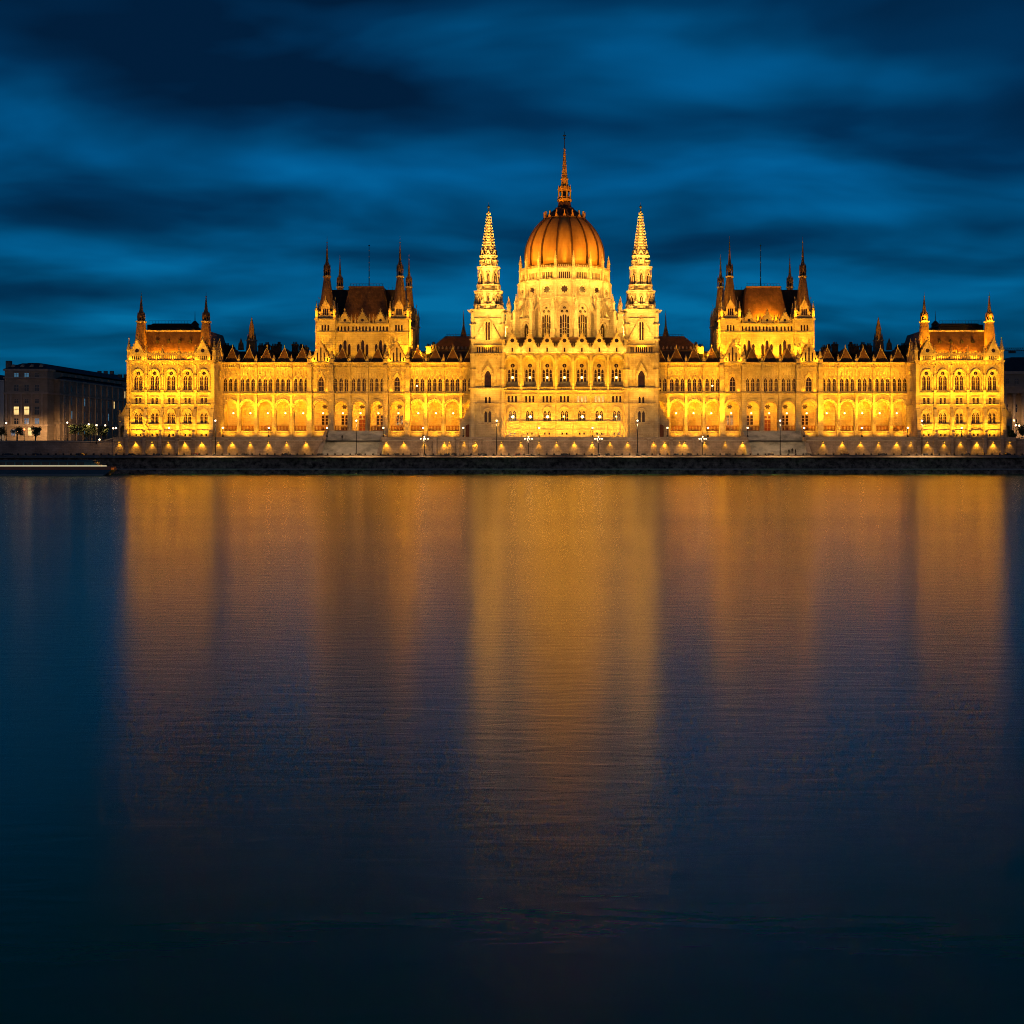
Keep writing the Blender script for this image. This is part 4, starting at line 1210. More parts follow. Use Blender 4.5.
# river quay wall: parapet, rough masonry, ledge, foot
g = MB()
g.prism_yz([(-39.2, 4.35), (-39.4, 4.35), (-40.6, 1.7), (-40.6, 1.4), (-39.2, 1.4)], -900, 900, 0)
g.prism_yz([(-39.2, 1.38), (-42.0, 1.38), (-42.0, 1.2), (-39.2, 1.2)], -900, 900, 1)
g.prism_yz([(-39.2, 1.19), (-41.6, 1.19), (-42.9, -1.5), (-39.2, -1.5)], -900, 900, 0)
qw = empty('river_quay_wall', (0, -40, 0)); tag(qw, 'long dark wet stone quay wall rising straight from the river', 'quay wall')
o = g.build('masonry', ['quay', 'ledge'], qw)
g = MB(); g.box(-900, 900, -40.1, -39.3, 4.36, 4.98, 0); g.prism_yz([(-39.1, 5.0), (-39.1, 5.1), (-39.5, 5.1), (-41.3, 4.42), (-41.3, 4.3), (-40.11, 4.3), (-40.11, 5.0)], -900, 900, 0); g.build('parapet', ['kerb'], qw)  # coping slope towards the river added so the quay lamps brighten it
random.seed(5)
g = MB()
for i in range(520):
    x = -175 + i * .68 + random.uniform(-.3, .3)
    t_ = random.random(); y = -41.0 - t_ * 1.6; s_ = random.uniform(.25, .6)
    z = max(0.02, 1.1 - t_ * 1.1)
    g.frust(x, y, z - .3, z + s_ * .5, s_, s_ * random.uniform(.4, .8), 5, rot=random.random() * 3)
g.build('foot_stones', ['quay'], qw)['kind'] = 'stuff'

# embankment wall of the terrace, one thing, with plinth, string course, pilasters, parapet
YE = -6.0
SX0, SX1 = -70.9, -53.6     # the stairs
ew = empty('embankment_wall', (0, YE, 4)); tag(ew, 'terrace retaining wall below the palace, washed by fan-shaped lamps', 'retaining wall')
def seg(g, x0, x1):
    g.box(x0, x1, YE, YE + 1.2, 3.5, 9.0, 0)
    g.box(x0, x1, YE - .22, YE + 1.1, 8.98, 9.25, 1)
    g.box(x0, x1, YE - .05, YE + .5, 9.25, 10.0, 0)
    g.box(x0, x1, YE - .18, YE + .6, 10.0, 10.16, 1)
    g.box(x0, x1, YE - .25, YE + .3, 3.5, 4.5, 0)
g = MB()
xe = X(113, YE)
for a_, b_ in ((xe, SX0), (SX1, -SX1), (-SX0, -xe)): seg(g, a_, b_)
g.build('masonry', ['wall', 'coping'], ew)
for S in (1, -1):
    for px in (127.6, 144.6, 160.8, 177.4, 193.8, 210.8, 226.5, 435, 458, 471, 480):
        x = X(px, YE); g = MB(S)
        g.box(x - .5, x + .5, YE - .7, YE + .1, 3.5, 9.5, 0); g.box(x - .62, x + .62, YE - .85, YE + .1, 9.5, 9.75, 1)
        if px < 215: g.box(x - .4, x + .4, YE - .5, YE + .55, 9.75, 10.6, 0)
        g.build('pilaster', ['wall', 'coping'], ew)
# ground-level city walls to the sides
for S, nm, lb in ((1, 'city_wall', 'plain grey embankment wall left of the palace, under the dark buildings'), (-1, 'city_wall', 'plain grey embankment wall right of the palace, at the frame edge')):
    g = MB(S)
    g.prism(Fr(0, YE + .3), [(-900, 3.5), (xe - .1, 3.5), (xe - .1, 9.6), (xe - 2.2, 9.0), (xe - 4, 8.7), (-900, 8.7)], 0, 1.0, 0)
    g.prism(Fr(0, YE + .1), [(-900, 8.72), (xe - 4, 8.72), (xe - 2.2, 9.02), (xe - .1, 9.62), (xe - .1, 9.85), (xe - 4, 8.95), (-900, 8.95)], 0, 1.3, 1)
    o = g.build(nm, ['wall', 'coping']); tag(o, lb, 'wall')

# stairs
for S, sd in ((1, 'left'), (-1, 'right')):
    e = empty('stone_stairs', (S * (SX0 + SX1) / 2, -7, 4))
    tag(e, 'broad grey stone stairs up to the terrace under the %s square tower' % sd, 'stairs')
    g = MB(S)
    n = 26; y0, y1 = -10.8, -2.0
    for j in range(n):
        ya = y0 + (y1 - y0) * j / n
        g.box(SX0 + .5, SX1 - .5, ya, y1 + .2, 4.0 + (BASE - 4.0) * j / n - .02, 4.0 + (BASE - 4.0) * (j + 1) / n, 0)
    g.build('flight', ['steps'], e)
    for xx in (SX0, SX1):
        g = MB(S)
        g.prism_yz([(-11.4, 4.0), (-11.4, 5.0), (-2.4, 10.35), (-1.0, 10.35), (-1.0, 4.0)], xx - .5, xx + .5, 0)
        g.prism_yz([(-11.6, 5.0), (-11.6, 5.2), (-2.4, 10.55), (-.9, 10.55), (-.9, 10.37), (-2.4, 10.37)], xx - .6, xx + .6, 1)
        g.build('side_wall', ['steps', 'coping'], e)
    # upper flight to the arcade
    e2 = empty('upper_stairs', (S * (SX0 + SX1) / 2, 6, BASE))
    tag(e2, 'low flight of steps up to the arcade doors beneath the %s square tower' % sd, 'stairs')
    g = MB(S)
    for j in range(14):
        g.box(SX0 - .8, SX1 - .8, 3.0 + j * .46, YW - .9, BASE + (ZFL - BASE) * j / 14 - .02, BASE + (ZFL - BASE) * (j + 1) / 14)
    g.build('flight', ['steps'], e2)
    for xx in (SX0 - 1.4, SX1 - .2):
        g = MB(S); g.prism_yz([(2.6, BASE), (2.6, BASE + .8), (YW - .9, ZFL + .6), (YW - .9, BASE)], xx - .4, xx + .4, 0)
        g.frust(xx, 2.3, BASE, BASE + 1.6, .7, .6, 4); g.build('side_wall', ['coping'], e2)

# ------------------------------------------------------------------ water material
wm, nt, bsdf = new_mat('river_water'); L = nt.links
water.data.materials.clear(); water.data.materials.append(wm)
bsdf.inputs['Base Color'].default_value = (0.0, 0.20, 0.03, 1)
bsdf.inputs['Anisotropic'].default_value = 0.22
tv = nt.nodes.new('ShaderNodeCombineXYZ'); tv.inputs[1].default_value = 1.0; L.new(tv.outputs[0], bsdf.inputs['Tangent'])
bsdf.inputs['Roughness'].default_value = 0.27
bsdf.inputs['IOR'].default_value = 1.6
tc = node(nt, 'ShaderNodeTexCoord')
mp = node(nt, 'ShaderNodeMapping'); mp.inputs['Scale'].default_value = (0.45, 1.5, 1); mp.inputs['Rotation'].default_value = (0, 0, R(-6))
L.new(tc.outputs['Object'], mp.inputs[0])
nz = node(nt, 'ShaderNodeTexNoise', inputs={'Scale': 1.0, 'Detail': 3, 'Roughness': 0.5, 'Distortion': 0.6}); L.new(mp.outputs[0], nz.inputs['Vector'])
mp2 = node(nt, 'ShaderNodeMapping'); mp2.inputs['Scale'].default_value = (0.012, 0.05, 1)
L.new(tc.outputs['Object'], mp2.inputs[0])
nz2 = node(nt, 'ShaderNodeTexNoise', inputs={'Scale': 1.0, 'Detail': 3, 'Roughness': 0.5}); L.new(mp2.outputs[0], nz2.inputs['Vector'])
rr = ramp(nt, nz2.outputs['Fac'], [(0.3, (0.213,) * 3), (0.7, (0.223,) * 3)])
L.new(rr, bsdf.inputs['Roughness'])
bp = node(nt, 'ShaderNodeBump', inputs={'Strength': 0.045, 'Distance': 0.2}); L.new(nz.outputs['Fac'], bp.inputs['Height'])
L.new(bp.outputs[0], bsdf.inputs['Normal'])

# ------------------------------------------------------------------ embankment wall lamps
def wall_lamp_thing(proto, loc, label, group):
    if proto is None:
        e = empty('wall_lamp', loc)
        m1 = MB(); m1.prism_yz([(0.5, .1), (.05, .1), (-.12, -.02), (-.12, -.12), (.5, .0)], -.28, .28); o1 = m1.build('hood', ['iron']); o1.parent = e
        m2 = MB(); m2.box(-.16, .16, .0, .22, -.16, -.1); o2 = m2.build('lens', ['washer']); o2.parent = e
    else: e = copy_thing(proto, loc)
    tag(e, label, 'wall lamp', group); return e
left = [119.6, 136.0, 152.4, 168.6, 185, 202.0, 218.4, 232.3, 250.4, 268.6, 286.8, 306, 386.5, 403.8, 424.3, 444.5, 449.5, 464.2, 475.5, 501.4, 521, 539, 556.6]
mid = [574.2]
right = [1129 - p for p in left if p < 556] + [592.2, 610]
right = sorted(set(right) - {608.0, 590.0})
WL_ = sorted(left + mid + [592.2, 610] + [1129 - p for p in left if p < 515])
labs = place_labels(WL_, 'small lamp washing the embankment wall')
pr = None
for p in WL_:
    x = X(p, YE)
    e = wall_lamp_thing(pr, (x, YE - 0.55, 8.78), labs[p], 'lamps washing the embankment wall'); pr = pr or e
    spot(x, YE - .42, 8.52, x, YE - .12, 5.0, 820 * random.uniform(.3, 1.7), random.uniform(78, 108), .8, (1, .44, .015), .12, 'wall_washer')

# ------------------------------------------------------------------ street lamps
def mk_globe_lamp(kind, loc):
    e = empty({'globe': 'globe_lamp', 'tall': 'tall_street_lamp', 'triple': 'multi_globe_lamp', 'city': 'street_lamp'}[kind], loc)
    p_ = MB(); g_ = MB()
    if kind == 'globe':
        p_.frust(0, 0, 0, .5, .28, .2, 8); p_.frust(0, 0, .5, 2.2, .08, .06, 8); p_.frust(0, 0, 2.2, 2.35, .16, .16, 8); p_.frust(0, 0, 2.9, 3.1, .14, .02, 8)
        g_.ball(0, 0, 2.65, .25, 0, 8); gm = 'globe'
    elif kind == 'tall':
        p_.frust(0, 0, 0, 1.0, .26, .2, 8); p_.frust(0, 0, 1.0, 9.9, .13, .08, 8); p_.frust(0, 0, 9.9, 10.0, .2, .2, 8); p_.frust(0, 0, 10.6, 10.85, .24, .03, 8)
        g_.ball(0, 0, 10.3, .22, 0, 8); gm = 'white_globe'
    elif kind == 'triple':
        p_.frust(0, 0, 0, .9, .3, .22, 8); p_.frust(0, 0, .9, 5.6, .12, .09, 8)
        for a in range(4):
            c, s_ = math.cos(a * PI / 2 + .3), math.sin(a * PI / 2 + .3)
            F = Fr(0, 0, a * PI / 2 + .3); p_.fbox(F, 0, 1.0, -.04, .04, 4.7, 4.8); p_.fbox(F, .96, 1.04, -.04, .04, 4.75, 5.1)
            p_.frust(c, s_, 5.65, 5.8, .14, .02, 6)
        for a in range(4):
            c, s_ = math.cos(a * PI / 2 + .3), math.sin(a * PI / 2 + .3)
            gg = MB(); gg.ball(c, s_, 5.4, .16, 0, 8); o_ = gg.build('globe', ['globe']); o_.parent = e
        gm = None; g_.ball(0, 0, 5.95, .16, 0, 8); gm = 'globe'
    else:
        p_.frust(0, 0, 0, .7, .2, .15, 8); p_.frust(0, 0, .7, 5.2, .09, .06, 8); p_.frust(0, 0, 5.2, 5.3, .22, .22, 8); p_.frust(0, 0, 5.95, 6.15, .2, .03, 8)
        g_.ball(0, 0, 5.6, .24, 0, 8); gm = 'white_globe'
    o1 = p_.build('post', ['iron']); o1.parent = e
    o2 = g_.build('globe', [gm]); o2.parent = e
    return e
def lamp_row(kind, pxs, Y, zbase, pre, group, cat='street lamp', prep='below'):
    labs = place_labels(pxs, pre, prep); pr = None
    for p in sorted(pxs):
        loc = (X(p, Y), Y, zbase)
        e = mk_globe_lamp(kind, loc) if pr is None else copy_thing(pr, loc)
        pr = pr or e
        tag(e, labs[p], cat, group)
lamp_row('globe', [169, 222.7, 268.8, 327, 383.4, 423.1, 463.3, 539, 592.5, 667.5, 708, 747.6, 804, 862, 907.8, 961.7], -5.2, 10.16, 'short globe lamp glowing on the terrace parapet', 'globe lamps along the terrace parapet')
lamp_row('tall', [215.4, 356.3, 496.7, 637.5, 780.2, 922], -38, 4.0, 'tall thin lamp post on the quay', 'tall lamp posts along the quay')
lamp_row('triple', [424.4, 528.5, 598.5, 702.7], -38, 4.0, 'branched lamp with several globes on the quay', 'branched lamps along the quay')
lc = mk_globe_lamp('city', (X(96.5, -7.5), -7.5, 8.0)); tag(lc, 'lamp post standing at the end of the grey wall beside the left pavilion', 'street lamp')
for (px, py, lb) in ((67.3, 422.6, 'white street lamp at the corner of the grey office block'), (88.7, 424.3, 'white street lamp halfway along the street left of the palace'),
                     (105.2, 425.4, 'white street lamp deep in the street left of the palace'), (6.3, 423, 'white street lamp before the pale building at far left'),
                     (1014, 420.5, 'street lamp closest to the corner of the right pavilion')):
    Y_ = 22; z_ = Z(py, Y_)
    e = copy_thing(lc, (X(px, Y_), Y_, z_ - 5.6)); tag(e, lb, 'street lamp', 'street lamps in the city behind')

# distant orange lamps and a red signal
def small_light(name, px, py, Y, matk, label, h=None, cat='lamp'):
    x, z = X(px, Y), Z(py, Y)
    e = empty(name, (x, Y, BASE))
    a_ = MB(); a_.frust(0, 0, 0, z - BASE - .3, .09, .06, 6); o1 = a_.build('post', ['iron']); o1.parent = e
    c_ = MB(); c_.ball(0, 0, z - BASE, .26, 0, 8); o2 = c_.build('globe', [matk]); o2.parent = e
    tag(e, label, cat)
small_light('orange_lamp', 113.3, 428.3, 14, 'globe', 'orange lamp against the left flank of the left pavilion')
small_light('orange_lamp', 116.0, 428.0, 12, 'globe', 'brighter orange lamp touching the left flank of the left pavilion')
small_light('orange_lamp', 1015.8, 425.3, 14, 'globe', 'orange lamp right of the right pavilion, inner one of two')
small_light('orange_lamp', 1019.2, 425.5, 14, 'globe', 'orange lamp right of the right pavilion, outer one of two')
small_light('traffic_signal', 24.3, 429.4, 20, 'red_glow', 'red signal light in front of the grey office block', cat='signal')
small_light('orange_lamp', 17.6, 431.0, 21, 'globe', 'orange lamp between the dark trees before the office block')
small_light('orange_lamp', 99.5, 439.6, 2, 'globe', 'low lamp just above the end of the grey wall')

# ------------------------------------------------------------------ cars on the quay
def mk_car(loc, paint, side=False):
    e = empty('parked_car', loc)
    b = MB()   # along y, nose to the river (-y)
    b.prism_yz([(-2.1, .35), (-2.15, .62), (-2.0, .78), (-1.1, .92), (1.7, .98), (2.05, .9), (2.15, .6), (2.1, .35)], -.86, .86, 0)
    b.hip(-.80, .80, -1.15, 1.75, .93, 1.45, .16, .62, 0)
    o = b.build('body', [paint]); o.parent = e
    w_ = MB(); w_.prism_yz([(-1.06, .98), (-.60, 1.38), (-.62, 1.40), (-1.10, 1.0)], -.62, .62); w_.prism_yz([(1.64, 1.0), (1.16, 1.40), (1.18, 1.42), (1.69, 1.02)], -.62, .62)
    w_.box(-.79, -.74, -.6, 1.1, 1.02, 1.3); w_.box(.74, .79, -.6, 1.1, 1.02, 1.3)
    o = w_.build('window', ['cityglass']); o.parent = e
    for sx in (-.8, .8):
        for sy in (-1.3, 1.35):
            t = MB(); n = 12
            P = [(sx - .1, sy + .33 * math.cos(2 * PI * i / n), .33 + .33 * math.sin(2 * PI * i / n)) for i in range(n)] + [(sx + .1, sy + .33 * math.cos(2 * PI * i / n), .33 + .33 * math.sin(2 * PI * i / n)) for i in range(n)]
            t.add(P, [tuple(range(n)), tuple(range(2 * n - 1, n - 1, -1))] + [(i, (i + 1) % n, (i + 1) % n + n, i + n) for i in range(n)])
            o = t.build('wheel', ['rubber']); o.parent = e
        h_ = MB(); h_.box(sx * .78 - .17, sx * .78 + .17, -2.16, -2.05, .62, .76); o = h_.build('headlight', ['chrome']); o.parent = e
    return e
CARS = [8.5, 38, 79, 132, 159, 196, 245, 287, 320.5, 358, 396.6, 447, 454, 483, 518, 565, 607, 644, 676, 689, 728, 770.5, 808, 845.5, 882, 925, 967, 1007]
cl = {'car_dark': 'black parked car nose to the river', 'car_silver': 'silver parked car nose to the river', 'car_red': 'dark red parked car nose to the river'}
protos = {}; per = {}
choice = {p: ('car_silver' if i % 7 == 4 else 'car_red' if i % 9 == 5 else 'car_dark') for i, p in enumerate(CARS)}
for kind in cl:
    ps = [p for p in CARS if choice[p] == kind]; labs = place_labels(ps, cl[kind])
    for p in ps:
        loc = (X(p, -30), -30 + random.uniform(-.4, .4), 4.0)
        rz = random.uniform(-.06, .06)
        if kind in protos: e = copy_thing(protos[kind], loc, rz)
        else: e = mk_car(loc, kind); e.rotation_euler = (0, 0, rz); protos[kind] = e
        tag(e, labs[p], 'car', 'cars parked along the quay')

# bollards on the river parapet
bp_ = None
for i in range(136):
    px = 3 + i * 7.55; x = X(px, -39.7)
    if bp_ is None:
        m_ = MB(); m_.frust(0, 0, 0, .22, .24, .2, 8); m_.frust(0, 0, .22, .34, .3, .26, 8); m_.frust(0, 0, .34, .42, .24, .1, 8)
        bp_ = m_.build('bollard', ['iron']); bp_.location = (x, -39.7, 5.08); o = bp_
    else: o = bp_.copy(); col.objects.link(o); o.location = (x, -39.7, 5.08)
    tag(o, 'small dark bollard on the pale quay parapet', 'bollard', 'bollards in a row on the quay parapet')

# ------------------------------------------------------------------ people
def person(px, Y, z, label, rz=0.0, stride=.12):
    verts = [(0, 0, .95), (0, .01, 1.2), (0, 0, 1.42), (0, 0, 1.52), (0, -.02, 1.66), (0, -.01, 1.74),
             (.10, 0, .90), (.12, -stride, .5), (.12, -stride + .06, .09), (.13, -stride - .09, .05),
             (-.10, 0, .90), (-.12, stride * .6, .5), (-.12, stride + .06, .09), (-.13, stride - .09, .05),
             (.19, 0, 1.40), (.25, .04, 1.12), (.24, -.06, .86), (.24, -.09, .78),
             (-.19, 0, 1.40), (-.25, .02, 1.12), (-.24, -.10, .88), (-.24, -.13, .80)]
    edges = [(0, 1), (1, 2), (2, 3), (3, 4), (4, 5), (0, 6), (6, 7), (7, 8), (8, 9), (0, 10), (10, 11), (11, 12), (12, 13),
             (2, 14), (14, 15), (15, 16), (16, 17), (2, 18), (18, 19), (19, 20), (20, 21)]
    rad = [.15, .14, .14, .06, .10, .08, .09, .065, .045, .04, .09, .065, .045, .04, .07, .05, .035, .035, .07, .05, .035, .035]
    me = bpy.data.meshes.new('person'); me.from_pydata(verts, edges, [])
    me.materials.append(M['cloth'])
    o = bpy.data.objects.new('person', me); col.objects.link(o)
    md = o.modifiers.new('Skin', 'SKIN'); md.use_smooth_shade = True
    if not me.skin_vertices: me.skin_vertices.new()
    for i, r in enumerate(rad): me.skin_vertices[0].data[i].radius = (r, r)
    me.skin_vertices[0].data[0].use_root = True
    sb = o.modifiers.new('Sub', 'SUBSURF'); sb.levels = 1; sb.render_levels = 1
    o.location = (X(px, Y), Y, z); o.rotation_euler = (0, 0, rz)
    tag(o, label, 'person')
person(342.3, 1.5, BASE, 'person in dark clothes standing at the top of the left stairs', .3, .02)
person(213.6, -36.5, 4.0, 'person in dark clothes walking on the quay below the left pavilion', 1.4)
person(789, -8.8, 4.9, 'person in dark clothes on the right stairs, leftmost of three', .5, .02)
person(792.3, -8.4, 5.2, 'person in dark clothes on the right stairs, middle of three', -.4, .02)
person(795.5, -8.8, 4.9, 'person in dark clothes on the right stairs, rightmost of three', 2.0, .02)
person(859, -34, 4.0, 'person in dark clothes standing on the quay below the right wing', 1.2)

# ------------------------------------------------------------------ river boat at far left
bt = empty('river_boat', (X(40, -62), -62, 0))
tag(bt, 'long low river boat with a pale light strip passing at far left', 'boat')
x0b, x1b = X(-60, -62), X(114, -62)
g = MB(); F = Fr(0, -64)
g.prism(F, [(x0b, -.4), (x1b - 2.5, -.4), (x1b, 1.5), (x0b - .5, 1.5)], 0, 4.4, 0)
g.prism(F, [(x0b, .12), (x1b - 2.1, .12), (x1b - 1.9, .28), (x0b, .28)], -.03, 4.43, 1)
g.build('hull', ['hull', 'white'], bt)
g = MB(); g.prism(F, [(x0b, 1.52), (x1b - .1, 1.52), (x1b - .3, 2.3), (x0b, 2.3)], .03, 4.37, 0); g.build('red_band', ['hullred'], bt)
g = MB(); g.prism(F, [(x0b, 2.3), (x1b - 3, 2.3), (x1b - 5, 3.7), (x0b, 3.7)], .5, 3.9, 0); g.prism(F, [(x0b, 3.72), (x1b - 4.6, 3.72), (x1b - 5.1, 3.95), (x0b, 3.95)], .3, 4.1, 1)
cab = g.build('cabin', ['hull', 'hull'], bt)
for j in range(17):
    xx = x0b + 2 + j * 2.2
    if xx > x1b - 7.5: break
    g = MB(); g.prism(F, [(xx, 2.6), (xx + 1.8, 2.6), (xx + 1.8, 3.4), (xx, 3.4)], .46, .55, 0); g.build('window', ['cityglass'], cab)
g = MB(); g.prism(F, [(x0b, 2.38), (x1b - 1.2, 2.38), (x1b - 1.25, 2.56), (x0b, 2.56)], .02, .16, 0); g.build('light_strip', ['strip'], bt)
g = MB()
for j in range(18):
    xx = x0b + 1 + j * 2.5
    g.fbox(F, xx - .02, xx + .02, .1, .14, 2.3, 3.2, 0)
g.fbox(F, x0b, x1b - 1.5, .1, .14, 3.18, 3.22, 0); g.build('railing', ['iron'], bt)

# ------------------------------------------------------------------ city buildings behind
def wall_windows(parent, F, u0, u1, n, zs, w, h, lit, S=1, mats=('cityglass', 'citylit', 'cityblue')):
    mm = {}
    for r_, z in enumerate(zs):
        for c in range(n):
            key = lit.get((r_, c), 0)
            if key == 1: h = max(h, 2.5)
            if (key, w, h) not in mm:
                b = MB(); f = Fr(0, 0)
                b.add([f.p(-w / 2, -.05, 0), f.p(w / 2, -.05, 0), f.p(w / 2, -.05, h), f.p(-w / 2, -.05, h)], [(0, 1, 2, 3)], 0)
                b.fbox(f, -w / 2 - .15, -w / 2, -.15, .1, -.15, h + .15, 1); b.fbox(f, w / 2, w / 2 + .15, -.15, .1, -.15, h + .15, 1)
                b.fbox(f, -w / 2, w / 2, -.15, .1, h, h + .2, 1); b.fbox(f, -w / 2 - .2, w / 2 + .2, -.25, .1, -.3, -.152, 1)
                if key != 1: b.fbox(f, -.05, .05, -.09, -.02, 0, h, 1)
                b.fbox(f, -w / 2, w / 2, -.09, -.02, h * .6, h * .6 + .08, 1)
                mm[(key, w, h)] = b.mesh('window', [mats[key], 'office_trim'])
            u = u0 + (c + .5) * (u1 - u0) / n
            p = F.p(u, 0, z)
            link('window', mm[(key, w, h)], parent, (p[0] * S, p[1], p[2]), F.a * S)

# grey office block: front parallel to the quay, long side running inland
ob = empty('office_building', (-175, 60, BASE))
tag(ob, 'dark grey office block with two glowing windows, long side receding from the quay', 'building')
yO = 30; xL, xR = X(4.7, yO), X(47.3, yO)
g = MB()
zR = Z(370.5, yO)
g.box(xL, xR, yO, 108, BASE - .5, zR, 0)
xS = X(62, yO + 8)
g.box(xR - .01, xS, yO + 6, 106, BASE - .5, Z(379.5, yO + 6), 0)
for zz, hh in ((370.8, .6), (378.5, .4), (394, .5), (426, .5)):
    g.box(xL - .3, xR + .35, yO - .45, yO + .2, Z(zz, yO), Z(zz, yO) + hh, 1)
    g.box(xR + .02, xR + .4, yO - .4, yO + 6, Z(zz, yO), Z(zz, yO) + hh, 1)
for zz in (380.5, 395, 424):
    g.box(xS - .2, xS + .4, yO + 5.6, 106, Z(zz, yO + 6), Z(zz, yO + 6) + .5, 1)
    g.box(xR, xS, yO + 5.6, yO + 6.1, Z(zz, yO + 6), Z(zz, yO + 6) + .5, 1)
for u_ in (-6.2, -4.75, -1.4, 1.9, 5.2):
    x = (xL + xR) / 2 + u_
    g.box(x - .3, x + .3, yO - .3, yO + .1, Z(426, yO), Z(394, yO), 1)
for j in range(16):
    y = yO + 9 + j * 6; g.box(xS - .1, xS + .3, y - .4, y + .4, BASE, Z(380, yO + 6), 1)
g.build('wall', ['office', 'office_trim'], ob)
g = MB()
g.hip(xL - .3, xR + .3, yO - .3, 108, zR + .5, zR + 2.6, 4, 5, 0)
g.hip(xR - 1, xS + .2, yO + 6, 106, Z(379.5, yO + 6), Z(376, yO + 10), 2, 6, 0)
rf = g.build('roof', ['cityroof'], ob)
for px, yy, h in ((8, 45, 2.5), (14, 50, 1.5), (30, 42, 1.6), (36, 55, 2.4)):
    c = MB(); x = X(px, yy); c.box(x - .8, x + .8, yy, yy + 1.5, zR + 1, zR + 1.6 + h); c.build('chimney', ['citydark'], rf)
for j in range(14):
    yy = yO + 12 + j * 6.4
    c = MB(); zz = Z(379.5, yO + 6)
    c.prism(Fr(xS - 1.2, yy, PI / 2), [(-.7, zz + .3), (.7, zz + .3), (.7, zz + 1.5), (0, zz + 2.2), (-.7, zz + 1.5)], 0, 2.5); c.build('dormer', ['office_trim'], rf)
for j in range(4):
    xx = xL + 2 + j * 3
    c = MB(); c.prism(Fr(xx, yO + 1.4), [(-.6, zR + .6), (.6, zR + .6), (.6, zR + 1.5), (0, zR + 2.1), (-.6, zR + 1.5)], 0, 3); c.build('dormer', ['office_trim'], rf)
zs = [Z(433, yO), Z(422.5, yO), Z(414.5, yO), Z(401, yO), Z(390, yO), Z(376.8, yO)]
wall_windows(ob, Fr((xL + xR) / 2, yO), -4.7, 5.2, 3, [Z(414.5, yO)], 1.6, 2.0, {(0, 0): 1, (0, 1): 1})
wall_windows(ob, Fr((xL + xR) / 2, yO), -4.7, 5.2, 3, [Z(424, yO)], 1.4, 1.8, {(0, 1): 2, (0, 2): 2})
wall_windows(ob, Fr((xL + xR) / 2, yO), -4.7, 5.2, 3, [Z(403, yO)], 1.2, 1.2, {})
wall_windows(ob, Fr((xL + xR) / 2, yO), -4.7, 5.2, 3, [Z(391, yO)], 1.4, 1.9, {})
wall_windows(ob, Fr((xL + xR) / 2, yO), -4.7, 5.2, 3, [Z(377, yO)], 1.4, 1.2, {(0, 0): 2, (0, 1): 2})
wall_windows(ob, Fr((xL + xR) / 2, yO), -5.4, 5.4, 4, [Z(435.5, yO)], 1.3, 1.9, {(0, 2): 1, (0, 0): 2})
wall_windows(ob, Fr(xS, yO + 6, PI / 2), 1, 97, 16, [Z(434, yO + 6), Z(418, yO + 6), Z(404, yO + 6)], 1.8, 2.2, {(0, 2): 2, (0, 3): 2, (1, 1): 2, (1, 7): 2, (0, 9): 1, (2, 12): 2, (2, 3): 2, (0, 5): 1, (2, 8): 1})
wall_windows(ob, Fr(xS, yO + 6, PI / 2), 1, 97, 16, [Z(391, yO + 6)], 1.6, 2.0, {(0, 10): 1})

# pale building at the frame's left edge
pb = empty('pale_building', (-196, 24, BASE)); tag(pb, 'pale rendered house wall cut by the left edge of the photo', 'building')
g = MB(); g.box(-225, X(3.9, 29.7), 29.7, 45, BASE - .5, Z(381.5, 29)); g.box(-225.2, X(4.2, 29.7), 29.4, 29.9, Z(381.5, 29), Z(380, 29)); g.build('wall', ['pale'], pb)
g = MB(); g.hip(-225, X(3.9, 29.7), 29.7, 45, Z(380, 29), Z(374, 31), 4, 5); g.build('roof', ['cityroof'], pb)
wall_windows(pb, Fr(-190, 29.7), -8, 8, 5, [Z(432, 22), Z(418, 22), Z(404, 22), Z(391, 22)], 1.3, 2.0, {})

def city_block(name, x0, x1, y0, y1, zt, zr, label, n, rows, mat='citydark', lit={}):
    e = empty(name, ((x0 + x1) / 2, (y0 + y1) / 2, BASE)); tag(e, label, 'building')
    g = MB(); g.box(x0, x1, y0, y1, BASE - .5, zt); g.box(x0 - .4, x1 + .4, y0 - .4, y0 + .1, zt - .5, zt, 1)
    g.build('wall', [mat, 'office_trim'], e)
    g = MB(); g.hip(x0 - .3, x1 + .3, y0 - .3, y1, zt, zr, (x1 - x0) * .18, (y1 - y0) * .4)
    rf = g.build('roof', ['cityroof'], e)
    for q in range(3):
        c = MB(); xx = x0 + (x1 - x0) * (.25 + .25 * q); c.box(xx - .7, xx + .7, y0 + (y1 - y0) * .4, y0 + (y1 - y0) * .4 + 1.2, zt, zr + 1.4); c.build('chimney', ['citydark'], rf)
    wall_windows(e, Fr((x0 + x1) / 2, y0), -(x1 - x0) / 2 + 1, (x1 - x0) / 2 - 1, n, [zt - 4.5 - 4 * j for j in range(rows)], 1.4, 2.0, lit)
    return e
city_block('apartment_house', X(58, 120), X(92, 120), 112, 140, Z(381, 120), Z(374.5, 125), 'dark slate-roofed house behind the office block, its roof above the side wing', 7, 5)
city_block('apartment_house', X(88, 150), X(113, 150), 146, 170, Z(379, 150), Z(373.5, 150), 'taller grey house with chimneys nearer to the palace, behind the office block', 6, 6)
city_block('apartment_house', X(108, 128), X(132, 128), 124, 150, Z(385, 128), Z(377, 128), 'dim house closing the street right beside the left pavilion', 6, 6, lit={(5, 1): 1})

